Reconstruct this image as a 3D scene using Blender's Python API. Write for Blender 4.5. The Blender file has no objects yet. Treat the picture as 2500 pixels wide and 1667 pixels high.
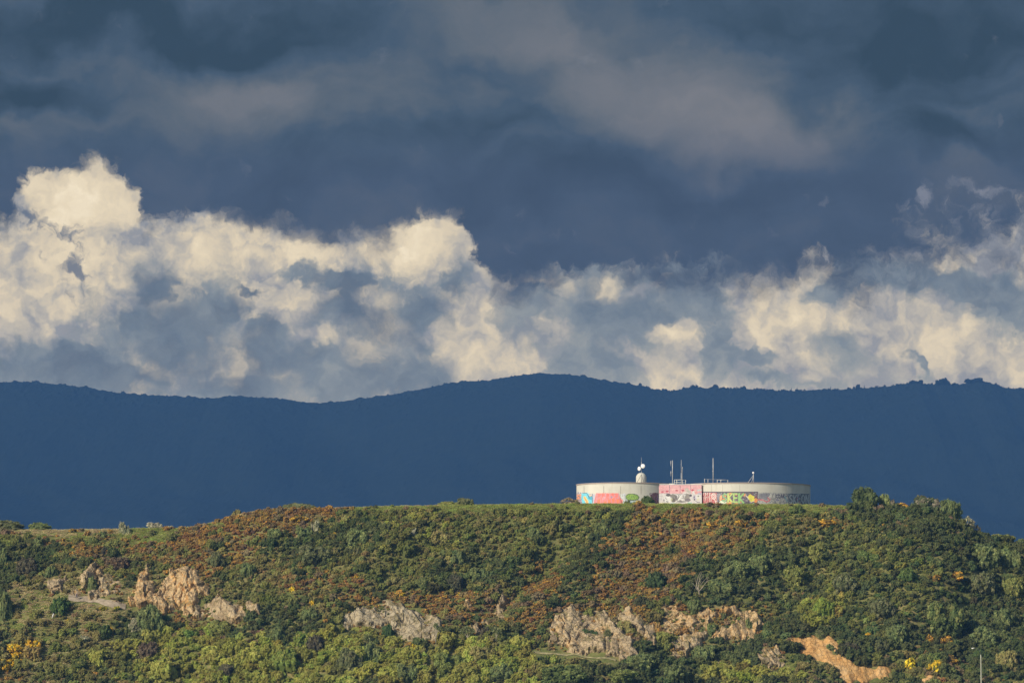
import bpy, math, random
import numpy as np
from mathutils import Vector

sc = bpy.context.scene
R = math.radians

# ------------------------------------------------------------------ camera
F = 11144.0                    # focal length in photograph pixels (2500 wide)
HORIZON = 1700.0
PITCH = math.atan((HORIZON - 833.5) / F)
cam_d = bpy.data.cameras.new("camera")
cam = bpy.data.objects.new("camera", cam_d)
sc.collection.objects.link(cam)
cam_d.sensor_width = 36.0
cam_d.lens = F / 2500.0 * 36.0
cam_d.clip_start = 1.0
cam_d.clip_end = 40000.0
cam.location = (0, 0, 0)
cam.rotation_euler = (math.pi / 2 + PITCH, 0, 0)
sc.camera = cam

# ------------------------------------------------------------------ light
SUN_AZ = 46.0                  # degrees left of straight behind the camera
SUN_EL = 28.0
sun_d = bpy.data.lights.new("sun", 'SUN')
sun_d.energy = 5.0
sun_d.angle = R(0.5)
sun_d.color = (1.0, 0.90, 0.74)
sun = bpy.data.objects.new("sun", sun_d)
sc.collection.objects.link(sun)
SUN = Vector((-math.sin(R(SUN_AZ)) * math.cos(R(SUN_EL)), -math.cos(R(SUN_AZ)) * math.cos(R(SUN_EL)), math.sin(R(SUN_EL))))
sun.rotation_euler = SUN.to_track_quat('Z', 'Y').to_euler()
sc.view_settings.view_transform = 'Standard'
sc.view_settings.look = 'None'
sc.view_settings.gamma = 1.0
sc.view_settings.exposure = 0.0
sc.view_settings.use_curve_mapping = False
sc.cycles.volume_bounces = 0
sc.cycles.max_bounces = 5
sc.cycles.transparent_max_bounces = 8
HAZE_DENSITY = 4.3e-5
HAZE_TOP = 1010.0
HAZE_INF = (0.066, 0.185, 0.375)     # what the air adds over an endless path, for the sky seen through it
HAZE_COLOR = (0.145, 0.39, 0.92)


def lin(r, g, b):
    return tuple((c / 255.0 / 12.92) if c <= 10 else (((c / 255.0) + 0.055) / 1.055) ** 2.4 for c in (r, g, b))


# ------------------------------------------------------------------ node helper
class NT:
    def __init__(s, tree):
        s.t = tree
        s.t.nodes.clear()

    def n(s, kind, **kw):
        nd = s.t.nodes.new(kind)
        for k, v in kw.items():
            setattr(nd, k, v)
        return nd

    def put(s, sock, v):
        if v is None:
            return
        if isinstance(v, bpy.types.NodeSocket):
            s.t.links.new(v, sock)
        else:
            if hasattr(sock.default_value, '__len__') and not hasattr(v, '__len__'):
                v = (v,) * len(sock.default_value)
            if hasattr(v, '__len__') and len(sock.default_value) == 4 and len(v) == 3:
                v = (*v, 1.0)
            sock.default_value = v

    def m(s, op, a, b=None, c=None, clamp=False):
        nd = s.n('ShaderNodeMath', operation=op, use_clamp=clamp)
        for i, v in enumerate((a, b, c)):
            s.put(nd.inputs[i], v)
        return nd.outputs[0]

    def v(s, op, a, b=None, c=None):
        nd = s.n('ShaderNodeVectorMath', operation=op)
        for i, x in enumerate((a, b, c)):
            if x is not None:
                if op == 'SCALE' and i == 1:
                    s.put(nd.inputs['Scale'], x)
                else:
                    s.put(nd.inputs[i], x)
        return nd.outputs['Value'] if op in ('LENGTH', 'DOT_PRODUCT', 'DISTANCE') else nd.outputs[0]

    def mix(s, f, a, b, blend='MIX'):
        nd = s.n('ShaderNodeMix', data_type='RGBA', blend_type=blend)
        s.put(nd.inputs[0], f)
        s.put(nd.inputs[6], a)
        s.put(nd.inputs[7], b)
        return nd.outputs[2]

    def ramp(s, f, stops, interp='EASE'):
        nd = s.n('ShaderNodeValToRGB')
        nd.color_ramp.interpolation = interp
        e = nd.color_ramp.elements
        while len(e) < len(stops):
            e.new(0.5)
        for el, (p, c) in zip(e, stops):
            el.position = p
            el.color = (*c, 1.0) if len(c) == 3 else c
        s.put(nd.inputs[0], f)
        return nd.outputs[0]

    def rng(s, v, a, b, c=0.0, d=1.0, smooth=True):
        nd = s.n('ShaderNodeMapRange', interpolation_type='SMOOTHSTEP' if smooth else 'LINEAR')
        for i, x in enumerate((v, a, b, c, d)):
            s.put(nd.inputs[i], x)
        return nd.outputs[0]

    def noise(s, vec, scale=1.0, detail=4.0, rough=0.5, out='Fac', dist=0.0):
        nd = s.n('ShaderNodeTexNoise')
        s.put(nd.inputs['Vector'], vec)
        nd.inputs['Scale'].default_value = scale
        nd.inputs['Detail'].default_value = detail
        nd.inputs['Roughness'].default_value = rough
        nd.inputs['Distortion'].default_value = dist
        return nd.outputs[out]


# ------------------------------------------------------------------ world: daylight sky and the storm clouds
def build_world():
    w = bpy.data.worlds.new("World")
    sc.world = w
    w.use_nodes = True
    g = NT(w.node_tree)
    out = g.n('ShaderNodeOutputWorld')
    sky = g.n('ShaderNodeTexSky', sky_type='NISHITA')
    sky.sun_disc = False
    sky.sun_elevation = R(SUN_EL)
    sky.sun_rotation = R(180 + SUN_AZ)
    sky.air_density = 1.0
    sky.dust_density = 1.0
    base = g.v('SCALE', sky.outputs[0], 0.105)
    d = g.n('ShaderNodeTexCoord').outputs['Generated']
    cp, sp = math.cos(PITCH), math.sin(PITCH)
    fwd = g.v('DOT_PRODUCT', d, (0.0, cp, sp))
    fw = g.m('MAXIMUM', fwd, 0.15)
    up = g.v('DOT_PRODUCT', d, (0.0, -sp, cp))
    rt = g.v('DOT_PRODUCT', d, (1.0, 0.0, 0.0))
    sx = g.m('ADD', g.m('MULTIPLY', g.m('DIVIDE', rt, fw), F / 100), 12.5)
    sy = g.m('SUBTRACT', 8.335, g.m('MULTIPLY', g.m('DIVIDE', up, fw), F / 100))
    cmb = g.n('ShaderNodeCombineXYZ')
    g.put(cmb.inputs[0], sx)
    g.put(cmb.inputs[1], sy)
    P = cmb.outputs[0]
    half = (0.5, 0.5, 0.5)

    def warp(vec, sc_, amp, det, seed, ro=0.55):
        c = g.noise(g.v('ADD', vec, (seed, seed * 0.7, seed)), sc_, det, ro, 'Color')
        return g.v('ADD', vec, g.v('MULTIPLY', g.v('SUBTRACT', c, half), (amp, amp, 0.0)))

    W = warp(P, 0.7, 0.85, 4.0, 3.1, 0.6)
    W = warp(W, 2.6, 0.50, 7.0, 11.7, 0.70)
    WS = warp(P, 0.28, 4.5, 5.0, 23.0)          # softer, for the deck

    def blobs(vec, lst, op='MAXIMUM'):
        acc = None
        for (cx, cy, rx, ry, rot, *k) in lst:
            mp = g.n('ShaderNodeMapping', vector_type='TEXTURE')
            g.put(mp.inputs[0], vec)
            mp.inputs['Location'].default_value = (cx / 100, cy / 100, 0)
            mp.inputs['Rotation'].default_value = (0, 0, R(rot))
            mp.inputs['Scale'].default_value = (rx / 100, ry / 100, 1)
            f = g.m('SUBTRACT', 1.0, g.v('LENGTH', mp.outputs[0]))
            if k:
                f = g.m('MULTIPLY', g.m('MAXIMUM', f, 0.0), k[0])
            acc = f if acc is None else g.m(op, acc, f)
        return acc

    def fcurve(x, pts, xs_, ys_):
        nd = g.n('ShaderNodeFloatCurve')
        c = nd.mapping.curves[0]
        nd.mapping.use_clip = False
        p0 = [(px_ / xs_, py_ / ys_) for px_, py_ in pts]
        while len(c.points) < len(p0):
            c.points.new(0.5, 0.5)
        for q, (u, v_) in zip(c.points, p0):
            q.location = (u, v_)
            q.handle_type = 'AUTO_CLAMPED'
        nd.mapping.update()
        g.put(nd.inputs['Value'], x)
        return nd.outputs[0]

    def sep(v_):
        nd = g.n('ShaderNodeSeparateXYZ')
        g.put(nd.inputs[0], v_)
        return nd.outputs[0], nd.outputs[1]

    def cnoise(off, sc_, det, ro, vec=None):
        return g.m('SUBTRACT', g.noise(g.v('ADD', vec if vec is not None else P, (off, off * 0.37, off * 0.11)), sc_, det, ro), 0.5)

    # --- the far, sunlit cumulus: everything behind the other layers
    W1 = warp(P, 1.0, 1.3, 4.0, 3.1, 0.6)
    b1 = cnoise(1.0, 0.55, 3.0, 0.5, W1)
    b2 = cnoise(9.0, 1.7, 6.0, 0.55, W1)
    hot = blobs(W1, [(215, 480, 190, 150, 0, 1.0), (1000, 610, 190, 110, 0, 1.0), (330, 620, 500, 110, 0, .55), (720, 620, 260, 70, 0, .7), (2300, 820, 330, 130, 15, .45), (1880, 760, 170, 120, 0, .65), (1660, 800, 60, 50, 0, .7),
                     (785, 822, 50, 30, 0, .8), (1240, 890, 160, 60, 0, .55), (1490, 690, 40, 60, 0, .7), (100, 640, 260, 160, 0, .35)], 'MAXIMUM')
    # a few crisp billow outlines inside the lit cloud
    W1c = warp(P, 1.4, 1.3, 6.0, 61.0, 0.6)
    bill = blobs(W1c, [(180, 760, 125, 62, 0), (330, 640, 95, 90, 0), (480, 600, 110, 80, 0), (900, 625, 70, 55, 0), (620, 640, 90, 45, 0)], 'MAXIMUM')
    bedge = g.m('MULTIPLY', g.rng(bill, 0.0, 0.16), g.rng(bill, 0.7, 0.0))
    lit = g.m('ADD', g.m('ADD', g.m('MULTIPLY', hot, 0.50), g.m('MULTIPLY', b1, 0.9)), g.m('ADD', g.m('MULTIPLY', b2, 1.2), 0.40))
    lit = g.m('SUBTRACT', lit, g.m('MULTIPLY', bedge, 0.16))
    lit = g.m('SUBTRACT', lit, g.rng(sx, 9.5, 16.0, 0.0, 0.10))
    ccol = g.ramp(lit, [(0.18, lin(146, 150, 156)), (0.38, lin(182, 177, 167)), (0.58, lin(212, 199, 175)), (0.78, lin(228, 213, 184)), (0.98, lin(240, 226, 198))], 'LINEAR')

    # --- grey clouds in front of it
    grey = [(60, 930, 330, 100, 6), (440, 850, 250, 175, 8), (395, 715, 70, 75, 15), (545, 745, 95, 80, 10), (640, 860, 190, 115, 10), (330, 790, 80, 60, 0),
            (880, 770, 215, 105, 4), (1040, 790, 160, 110, -4), (1118, 705, 58, 88, -6), (815, 690, 130, 42, 8), (900, 925, 420, 120, 0), (130, 885, 240, 60, 0), (300, 930, 300, 90, 0), (600, 950, 400, 90, 0), (760, 880, 300, 90, 0),
            (1300, 770, 130, 110, 10), (1480, 780, 230, 150, 8), (1700, 715, 150, 90, 0), (1560, 660, 380, 50, 0), (1750, 850, 80, 110, -10), (1440, 890, 190, 90, 15), (1580, 760, 130, 70, 0), (1300, 710, 110, 40, 0),
            (2050, 865, 140, 68, 18), (2290, 685, 380, 60, 8), (2020, 700, 90, 50, 0), (1850, 870, 60, 35, 0), (2230, 880, 70, 16, 45), (2480, 770, 180, 60, 12), (1960, 930, 200, 24, 0),
            (1420, 690, 90, 45, 0), (620, 700, 90, 20, 10)]
    carve = [(1500, 700, 50, 50, -25, .45), (1655, 805, 78, 55, 10, 1), (785, 822, 60, 40, 20, 1), (695, 730, 95, 58, 35, .9), (1878, 705, 125, 72, -28, 1), (1885, 805, 130, 80, -12, 1), (1625, 908, 150, 38, 22, .9),
             (1175, 800, 62, 150, -12, 1), (1060, 812, 95, 30, 30, .7), (1235, 890, 160, 56, 0, 1), (2440, 600, 120, 62, -30, 1), (1300, 680, 90, 26, 0, .7), (350, 945, 120, 22, 0, .3), (570, 948, 90, 18, 0, .3),
             (2320, 640, 60, 40, 0, .7), (2150, 800, 160, 60, 25, 1), (1960, 760, 70, 40, 30, .8), (1345, 800, 80, 35, 0, .7), (1400, 930, 160, 30, 5, .6), (1560, 700, 60, 30, 0, .5), (1400, 690, 60, 30, 10, .6), (2020, 640, 28, 26, 0, .6)]
    W2 = warp(P, 0.8, 1.6, 4.0, 43.1, 0.6)
    W2 = warp(W2, 2.6, 0.50, 6.0, 17.7, 0.6)
    fg = blobs(W2, grey)
    fk = g.m('MAXIMUM', blobs(W2, carve), 0.0)
    n2 = cnoise(41.0, 1.25, 9.0, 0.63, W2)
    n2b = cnoise(27.0, 0.45, 3.0, 0.5)
    f = g.m('ADD', g.m('SUBTRACT', g.m('MAXIMUM', g.m('ADD', g.m('MULTIPLY', fg, 1.6), 0.10), -1.0), g.m('MULTIPLY', fk, 1.5)), g.m('ADD', g.m('MULTIPLY', n2, 2.3), g.m('MULTIPLY', n2b, 1.0)))
    ed = g.rng(cnoise(77.0, 0.5, 2.0, 0.5), -0.12, 0.12, 0.45, 1.6)
    alpha = g.m('MULTIPLY', g.rng(f, -0.25, ed), 0.95)
    ln = cnoise(31.0, 0.6, 6.0, 0.55, W2)
    lowb = g.m('ADD', g.m('ADD', 0.34, g.m('MULTIPLY', ln, 1.3)), g.m('ADD', g.m('MULTIPLY', g.rng(sy, 7.2, 9.8), 0.20), g.m('MULTIPLY', n2, 0.8)))
    lowb = g.m('SUBTRACT', lowb, g.m('MULTIPLY', g.m('MINIMUM', g.m('MAXIMUM', fg, 0.0), 0.6), 0.42))
    lowb = g.m('ADD', lowb, g.m('ADD', 0.05, g.m('MULTIPLY', g.rng(sx, 10.0, 14.0), 0.22)))
    lcol = g.ramp(lowb, [(0.02, lin(92, 110, 128)), (0.24, lin(106, 123, 138)), (0.46, lin(124, 137, 147)), (0.68, lin(146, 153, 155)), (0.95, lin(176, 174, 166))], 'LINEAR')
    lowc = g.mix(alpha, ccol, lcol)
    # thin dark scraps of the storm cloud at the left
    scr = blobs(W2, [(192, 650, 70, 85, -20), (160, 560, 120, 42, 40), (70, 530, 130, 36, 8)])
    n5 = cnoise(141.0, 2.2, 9.0, 0.66, W2)
    lowc = g.mix(g.rng(g.m('ADD', scr, g.m('MULTIPLY', n5, 3.6)), 0.25, 1.1, 0.0, 0.85), lowc, lin(94, 110, 130))

    # dark deck, light and dark bands
    light = [(1700, 235, 500, 210, 12, 1.0), (1350, 120, 500, 160, 10, 0.2), (600, 220, 620, 150, 0, 0.72), (1250, 40, 420, 130, 0, 0.6), (1900, 340, 330, 120, 10, 0.5), (60, 320, 260, 60, 0, 0.45),
             (2420, 300, 200, 60, 0, 0.25), (1250, 560, 900, 90, 0, 0.15), (2380, 500, 230, 120, 0, 0.30)]
    dark = [(420, 75, 720, 95, 0, 0.55), (90, 235, 220, 70, 0, 0.65), (2230, 110, 520, 220, 0, 0.5), (2330, 350, 260, 70, 0, 0.4), (1500, 470, 700, 110, 0, 0.28)]
    b = g.m('SUBTRACT', blobs(WS, light, 'ADD'), blobs(WS, dark, 'ADD'))
    strv = g.v('MULTIPLY', WS, (0.6, 1.25, 1.0))
    b = g.m('ADD', g.m('MULTIPLY', b, 0.62), g.m('MULTIPLY', g.noise(strv, 0.6, 6.0, 0.55), 0.75))
    b = g.m('ADD', g.m('SUBTRACT', b, 0.12), g.m('MULTIPLY', g.m('SUBTRACT', g.noise(W, 0.8, 5.0, 0.6), 0.5), 0.22))
    dcol = g.ramp(b, [(0.02, lin(54, 76, 98)), (0.28, lin(70, 91, 116)), (0.52, lin(92, 105, 123)), (0.95, lin(120, 124, 137))], 'LINEAR')
    # towards its foot the deck is bluer
    blue = g.rng(sy, 2.6, 4.6)
    dcol = g.mix(g.m('MULTIPLY', blue, 0.5), dcol, lin(73, 91, 122))
    dcol = g.v('MULTIPLY', dcol, (1.02, 1.01, 0.90))
    # ragged lower edge of the storm cloud
    DK = [(-300, 520), (0, 520), (35, 470), (75, 428), (125, 418), (175, 410), (205, 388), (235, 380), (262, 402), (292, 398), (322, 425), (338, 470), (350, 512), (420, 524), (500, 515), (560, 512), (605, 540), (640, 552), (690, 530),
          (740, 552), (790, 564), (830, 552), (880, 545), (940, 540), (990, 520), (1050, 510), (1110, 520), (1146, 548), (1162, 595), (1180, 632), (1210, 652), (1300, 656), (1420, 652), (1540, 645), (1640, 640), (1740, 652), (1850, 664),
          (1950, 640), (2015, 612), (2060, 640), (2130, 600), (2200, 560), (2300, 548), (2420, 520), (2500, 500), (2800, 500)]
    W3 = warp(P, 1.0, 1.0, 4.0, 71.0, 0.6)
    W3 = warp(W3, 3.4, 0.50, 6.0, 5.0, 0.64)
    x3, y3 = sep(W3)
    yd = g.m('MULTIPLY', fcurve(g.m('MULTIPLY', x3, 1 / 28.0), [(q + 0, r_) for q, r_ in DK], 2800.0, 1000.0), 10.0)
    n3 = cnoise(87.0, 1.5, 9.0, 0.62, W3)
    n3b = cnoise(57.0, 0.4, 3.0, 0.5)
    rgt = g.rng(sx, 19.5, 22.5)
    sd_ = g.m('ADD', g.m('SUBTRACT', y3, yd), g.m('ADD', g.m('MULTIPLY', n3, g.m('ADD', 1.5, g.m('MULTIPLY', rgt, 2.4))), g.m('MULTIPLY', n3b, 0.6)))
    wid = g.rng(cnoise(97.0, 0.6, 2.0, 0.5), -0.12, 0.12, 0.28, 1.05)
    wid = g.m('ADD', wid, g.m('MULTIPLY', rgt, 1.2))
    below = g.rng(sd_, -0.14, wid)
    # lighter ragged scraps high on the right
    scrap = g.m('ADD', blobs(W3, [(2258, 465, 30, 42, 0, 1.2), (2395, 455, 95, 24, 20, 1.2), (2450, 520, 70, 60, 0, .8), (2020, 622, 40, 40, 0, .9), (2330, 520, 140, 80, 0, .45)], 'ADD'), g.m('MULTIPLY', n3, 3.0))
    scrap = g.rng(scrap, 0.35, 1.3, 0.0, 0.5)
    gcol = g.mix(scrap, dcol, lin(150, 154, 164))
    col = g.mix(below, gcol, lowc)
    # the sky lies behind the haze box: take the air's share off so that it reads right through it
    pathl = g.m('MINIMUM', g.m('DIVIDE', HAZE_TOP * F / 100, g.m('MAXIMUM', g.m('SUBTRACT', 17.0, sy), 2.0)), 18000.0)
    T = g.m('EXPONENT', g.m('MULTIPLY', pathl, -HAZE_DENSITY))
    sub = g.v('SCALE', HAZE_INF, g.m('SUBTRACT', 1.0, T))
    col = g.v('MAXIMUM', g.v('SCALE', g.v('SUBTRACT', col, sub), g.m('DIVIDE', 1.0, T)), (0.0, 0.0, 0.0))
    front = g.rng(fwd, 0.25, 0.6)
    fin = g.mix(front, base, col)
    bg = g.n('ShaderNodeBackground')
    g.put(bg.inputs[0], fin)
    bg.inputs[1].default_value = 1.0
    g.t.links.new(bg.outputs[0], out.inputs[0])
    w.cycles.sampling_method = 'MANUAL'
    w.cycles.sample_map_resolution = 512


build_world()


# ------------------------------------------------------------------ helpers
def link(name, me, mat=None, parent=None):
    o = bpy.data.objects.new(name, me)
    sc.collection.objects.link(o)
    if mat is not None and me is not None and len(me.materials) == 0:
        me.materials.append(mat)
    if parent is not None:
        o.parent = parent
    return o


def tag(o, label=None, cat=None, group=None, kind=None):
    if label:
        o['label'] = label
    if cat:
        o['category'] = cat
    if group:
        o['group'] = group
    if kind:
        o['kind'] = kind
    return o


def empty(name, loc, rz=0.0):
    o = bpy.data.objects.new(name, None)
    sc.collection.objects.link(o)
    o.location = loc
    o.rotation_euler = (0, 0, rz)
    return o


def npmesh(name, verts, quads, smooth=False, tris=None):
    """quads (n,4) int, tris (n,3) int"""
    me = bpy.data.meshes.new(name)
    verts = np.asarray(verts, dtype=np.float32)
    me.vertices.add(len(verts))
    me.vertices.foreach_set('co', verts.ravel())
    q = np.asarray(quads, dtype=np.int32).reshape(-1, 4) if quads is not None and len(quads) else np.zeros((0, 4), np.int32)
    t = np.asarray(tris, dtype=np.int32).reshape(-1, 3) if tris is not None and len(tris) else np.zeros((0, 3), np.int32)
    nl = q.size + t.size
    me.loops.add(nl)
    me.loops.foreach_set('vertex_index', np.concatenate([q.ravel(), t.ravel()]))
    me.polygons.add(len(q) + len(t))
    st = np.concatenate([np.arange(len(q)) * 4, q.size + np.arange(len(t)) * 3]).astype(np.int32)
    me.polygons.foreach_set('loop_start', st)
    me.polygons.foreach_set('use_smooth', np.full(len(q) + len(t), smooth))
    me.update(calc_edges=True)
    me.validate()
    return me


def face_attr(me, name, vals):
    a = me.attributes.new(name, 'FLOAT', 'FACE')
    a.data.foreach_set('value', np.asarray(vals, dtype=np.float32))


def face_col(me, name, cols):
    a = me.attributes.new(name, 'FLOAT_COLOR', 'FACE')
    c = np.ones((len(cols), 4), np.float32)
    c[:, :3] = cols
    a.data.foreach_set('color', c.ravel())


def gridquads(ni, nj, keep=None):
    i, j = np.meshgrid(np.arange(ni - 1), np.arange(nj - 1), indexing='ij')
    a = (i * nj + j)
    q = np.stack([a, a + nj, a + nj + 1, a + 1], -1)
    if keep is not None:
        q = q[keep]
    return q.reshape(-1, 4)


_pr = np.random.RandomState(7)
_perm = _pr.permutation(256)
_perm = np.concatenate([_perm, _perm, _perm])
_gr = _pr.normal(size=(256, 3))
_gr /= np.linalg.norm(_gr, axis=1)[:, None]


def pn(x, y, z=0.0):
    x, y, z = np.broadcast_arrays(np.asarray(x, float), np.asarray(y, float), np.asarray(z, float))
    xi, yi, zi = np.floor(x).astype(int), np.floor(y).astype(int), np.floor(z).astype(int)
    xf, yf, zf = x - xi, y - yi, z - zi
    u, v, w = (t * t * t * (t * (t * 6 - 15) + 10) for t in (xf, yf, zf))
    tot = 0
    for dx in (0, 1):
        for dy in (0, 1):
            for dz in (0, 1):
                h = _perm[(_perm[(_perm[(xi + dx) & 255] + yi + dy) & 255] + zi + dz) & 255]
                g = _gr[h]
                dot = g[..., 0] * (xf - dx) + g[..., 1] * (yf - dy) + g[..., 2] * (zf - dz)
                tot = tot + dot * (u if dx else 1 - u) * (v if dy else 1 - v) * (w if dz else 1 - w)
    return tot * 1.5


def fbm(x, y, z=0.0, o=4, g=0.5):
    t, a = 0, 1.0
    for k in range(o):
        t = t + a * pn(np.asarray(x) * 2 ** k + 13.7 * k, np.asarray(y) * 2 ** k + 5.1 * k, np.asarray(z) * 2 ** k)
        a *= g
    return t


def sstep(x, a, b):
    t = np.clip((np.asarray(x, float) - a) / (b - a), 0, 1)
    return t * t * (3 - 2 * t)


CP, SP = math.cos(PITCH), math.sin(PITCH)


def raydir(px, py):
    """world direction per unit of Y"""
    a, b = (np.asarray(px, float) - 1250) / F, -(np.asarray(py, float) - 833.5) / F
    dx, dy, dz = a, CP - b * SP, SP + b * CP
    return dx / dy, dz / dy


def at(px, py, Y):
    dx, dz = raydir(px, py)
    return Vector((float(dx * Y), float(Y), float(dz * Y)))


def proj(X, Y, Z):
    fz = Y * CP + Z * SP
    up = -Y * SP + Z * CP
    return 1250 + F * X / fz, 833.5 - F * up / fz


# ------------------------------------------------------------------ terrain of the near hill
CREST = [(-2600, 1380), (-1200, 1330), (-500, 1300), (0, 1294), (150, 1294), (300, 1292), (450, 1289), (490, 1283), (530, 1273), (570, 1260), (620, 1249), (660, 1243), (780, 1241), (900, 1238),
         (1040, 1235), (1250, 1232), (1400, 1231), (1700, 1231), (1980, 1233), (2070, 1236), (2200, 1243), (2290, 1254), (2345, 1280), (2380, 1302), (2420, 1316), (2500, 1334), (2800, 1400),
         (3200, 1480), (4200, 1600)]
YC0 = 1478.0
_cx = np.array([at(p[0], p[1], YC0).x for p in CREST])
_cz = np.array([at(p[0], p[1], YC0).z for p in CREST])
BASEZ = -3.5


def terr(X, Y):
    X, Y = np.asarray(X, float), np.asarray(Y, float)
    zc = np.interp(X, _cx, _cz)
    yc = YC0 + 2.0 * pn(X / 50.0, 0.3)
    d = yc - Y
    dp = np.maximum(d, 0)
    s = 0.74 * (dp - 5 * (1 - np.exp(-dp / 5)))
    u = X + 0.67 * dp
    rel = 7.5 * pn(u / 42.0, dp / 130.0, 4.2) + 4.2 * pn(u / 17.0, dp / 45.0, 8.8) + 1.0 * pn(X / 7.0, dp / 9.0, 1.1)
    rel = rel - 4.6 * np.exp(-((u - 30.0) / 6.5) ** 2) + 2.2 * np.exp(-((u - 43.0) / 9.0) ** 2)
    rel = rel - 3.2 * np.exp(-((X - 146 + 0.1 * dp) / 5.0) ** 2) * sstep(dp, 20, 45)
    z = zc - s + rel * sstep(dp, 3, 26) + 0.25 * pn(X / 3.0, Y / 3.0)*sstep(dp, -6, 4)
    back = np.maximum(-d - 90, 0)
    z = z - 0.45 * back
    far = np.maximum(np.abs(X) - 330, 0)
    z = z - far * 0.35
    return np.maximum(z, BASEZ)


_march = np.arange(1340.0, 1530.0, 0.25)


def hit(px, py):
    dx, dz = raydir(px, py)
    Z = dz * _march
    T = terr(dx * _march, _march)
    k = np.nonzero(T >= Z)[0]
    i = k[0] if len(k) else int(np.argmin(np.abs(T - Z)))
    Y = _march[i]
    X = float(dx * Y)
    return Vector((X, float(Y), float(terr(X, Y))))


# photograph regions (photo pixels)
def c5(*p):
    return [(x / 3.358, 1200 + y / 3.358) for x, y in p]


def c6(*p):
    return [(625 + x / 3.358, 1200 + y / 3.358) for x, y in p]


def c7(*p):
    return [(1250 + x / 3.358, 1200 + y / 3.358) for x, y in p]


def c8(*p):
    return [(1875 + x / 3.358, 1200 + y / 3.358) for x, y in p]


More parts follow.
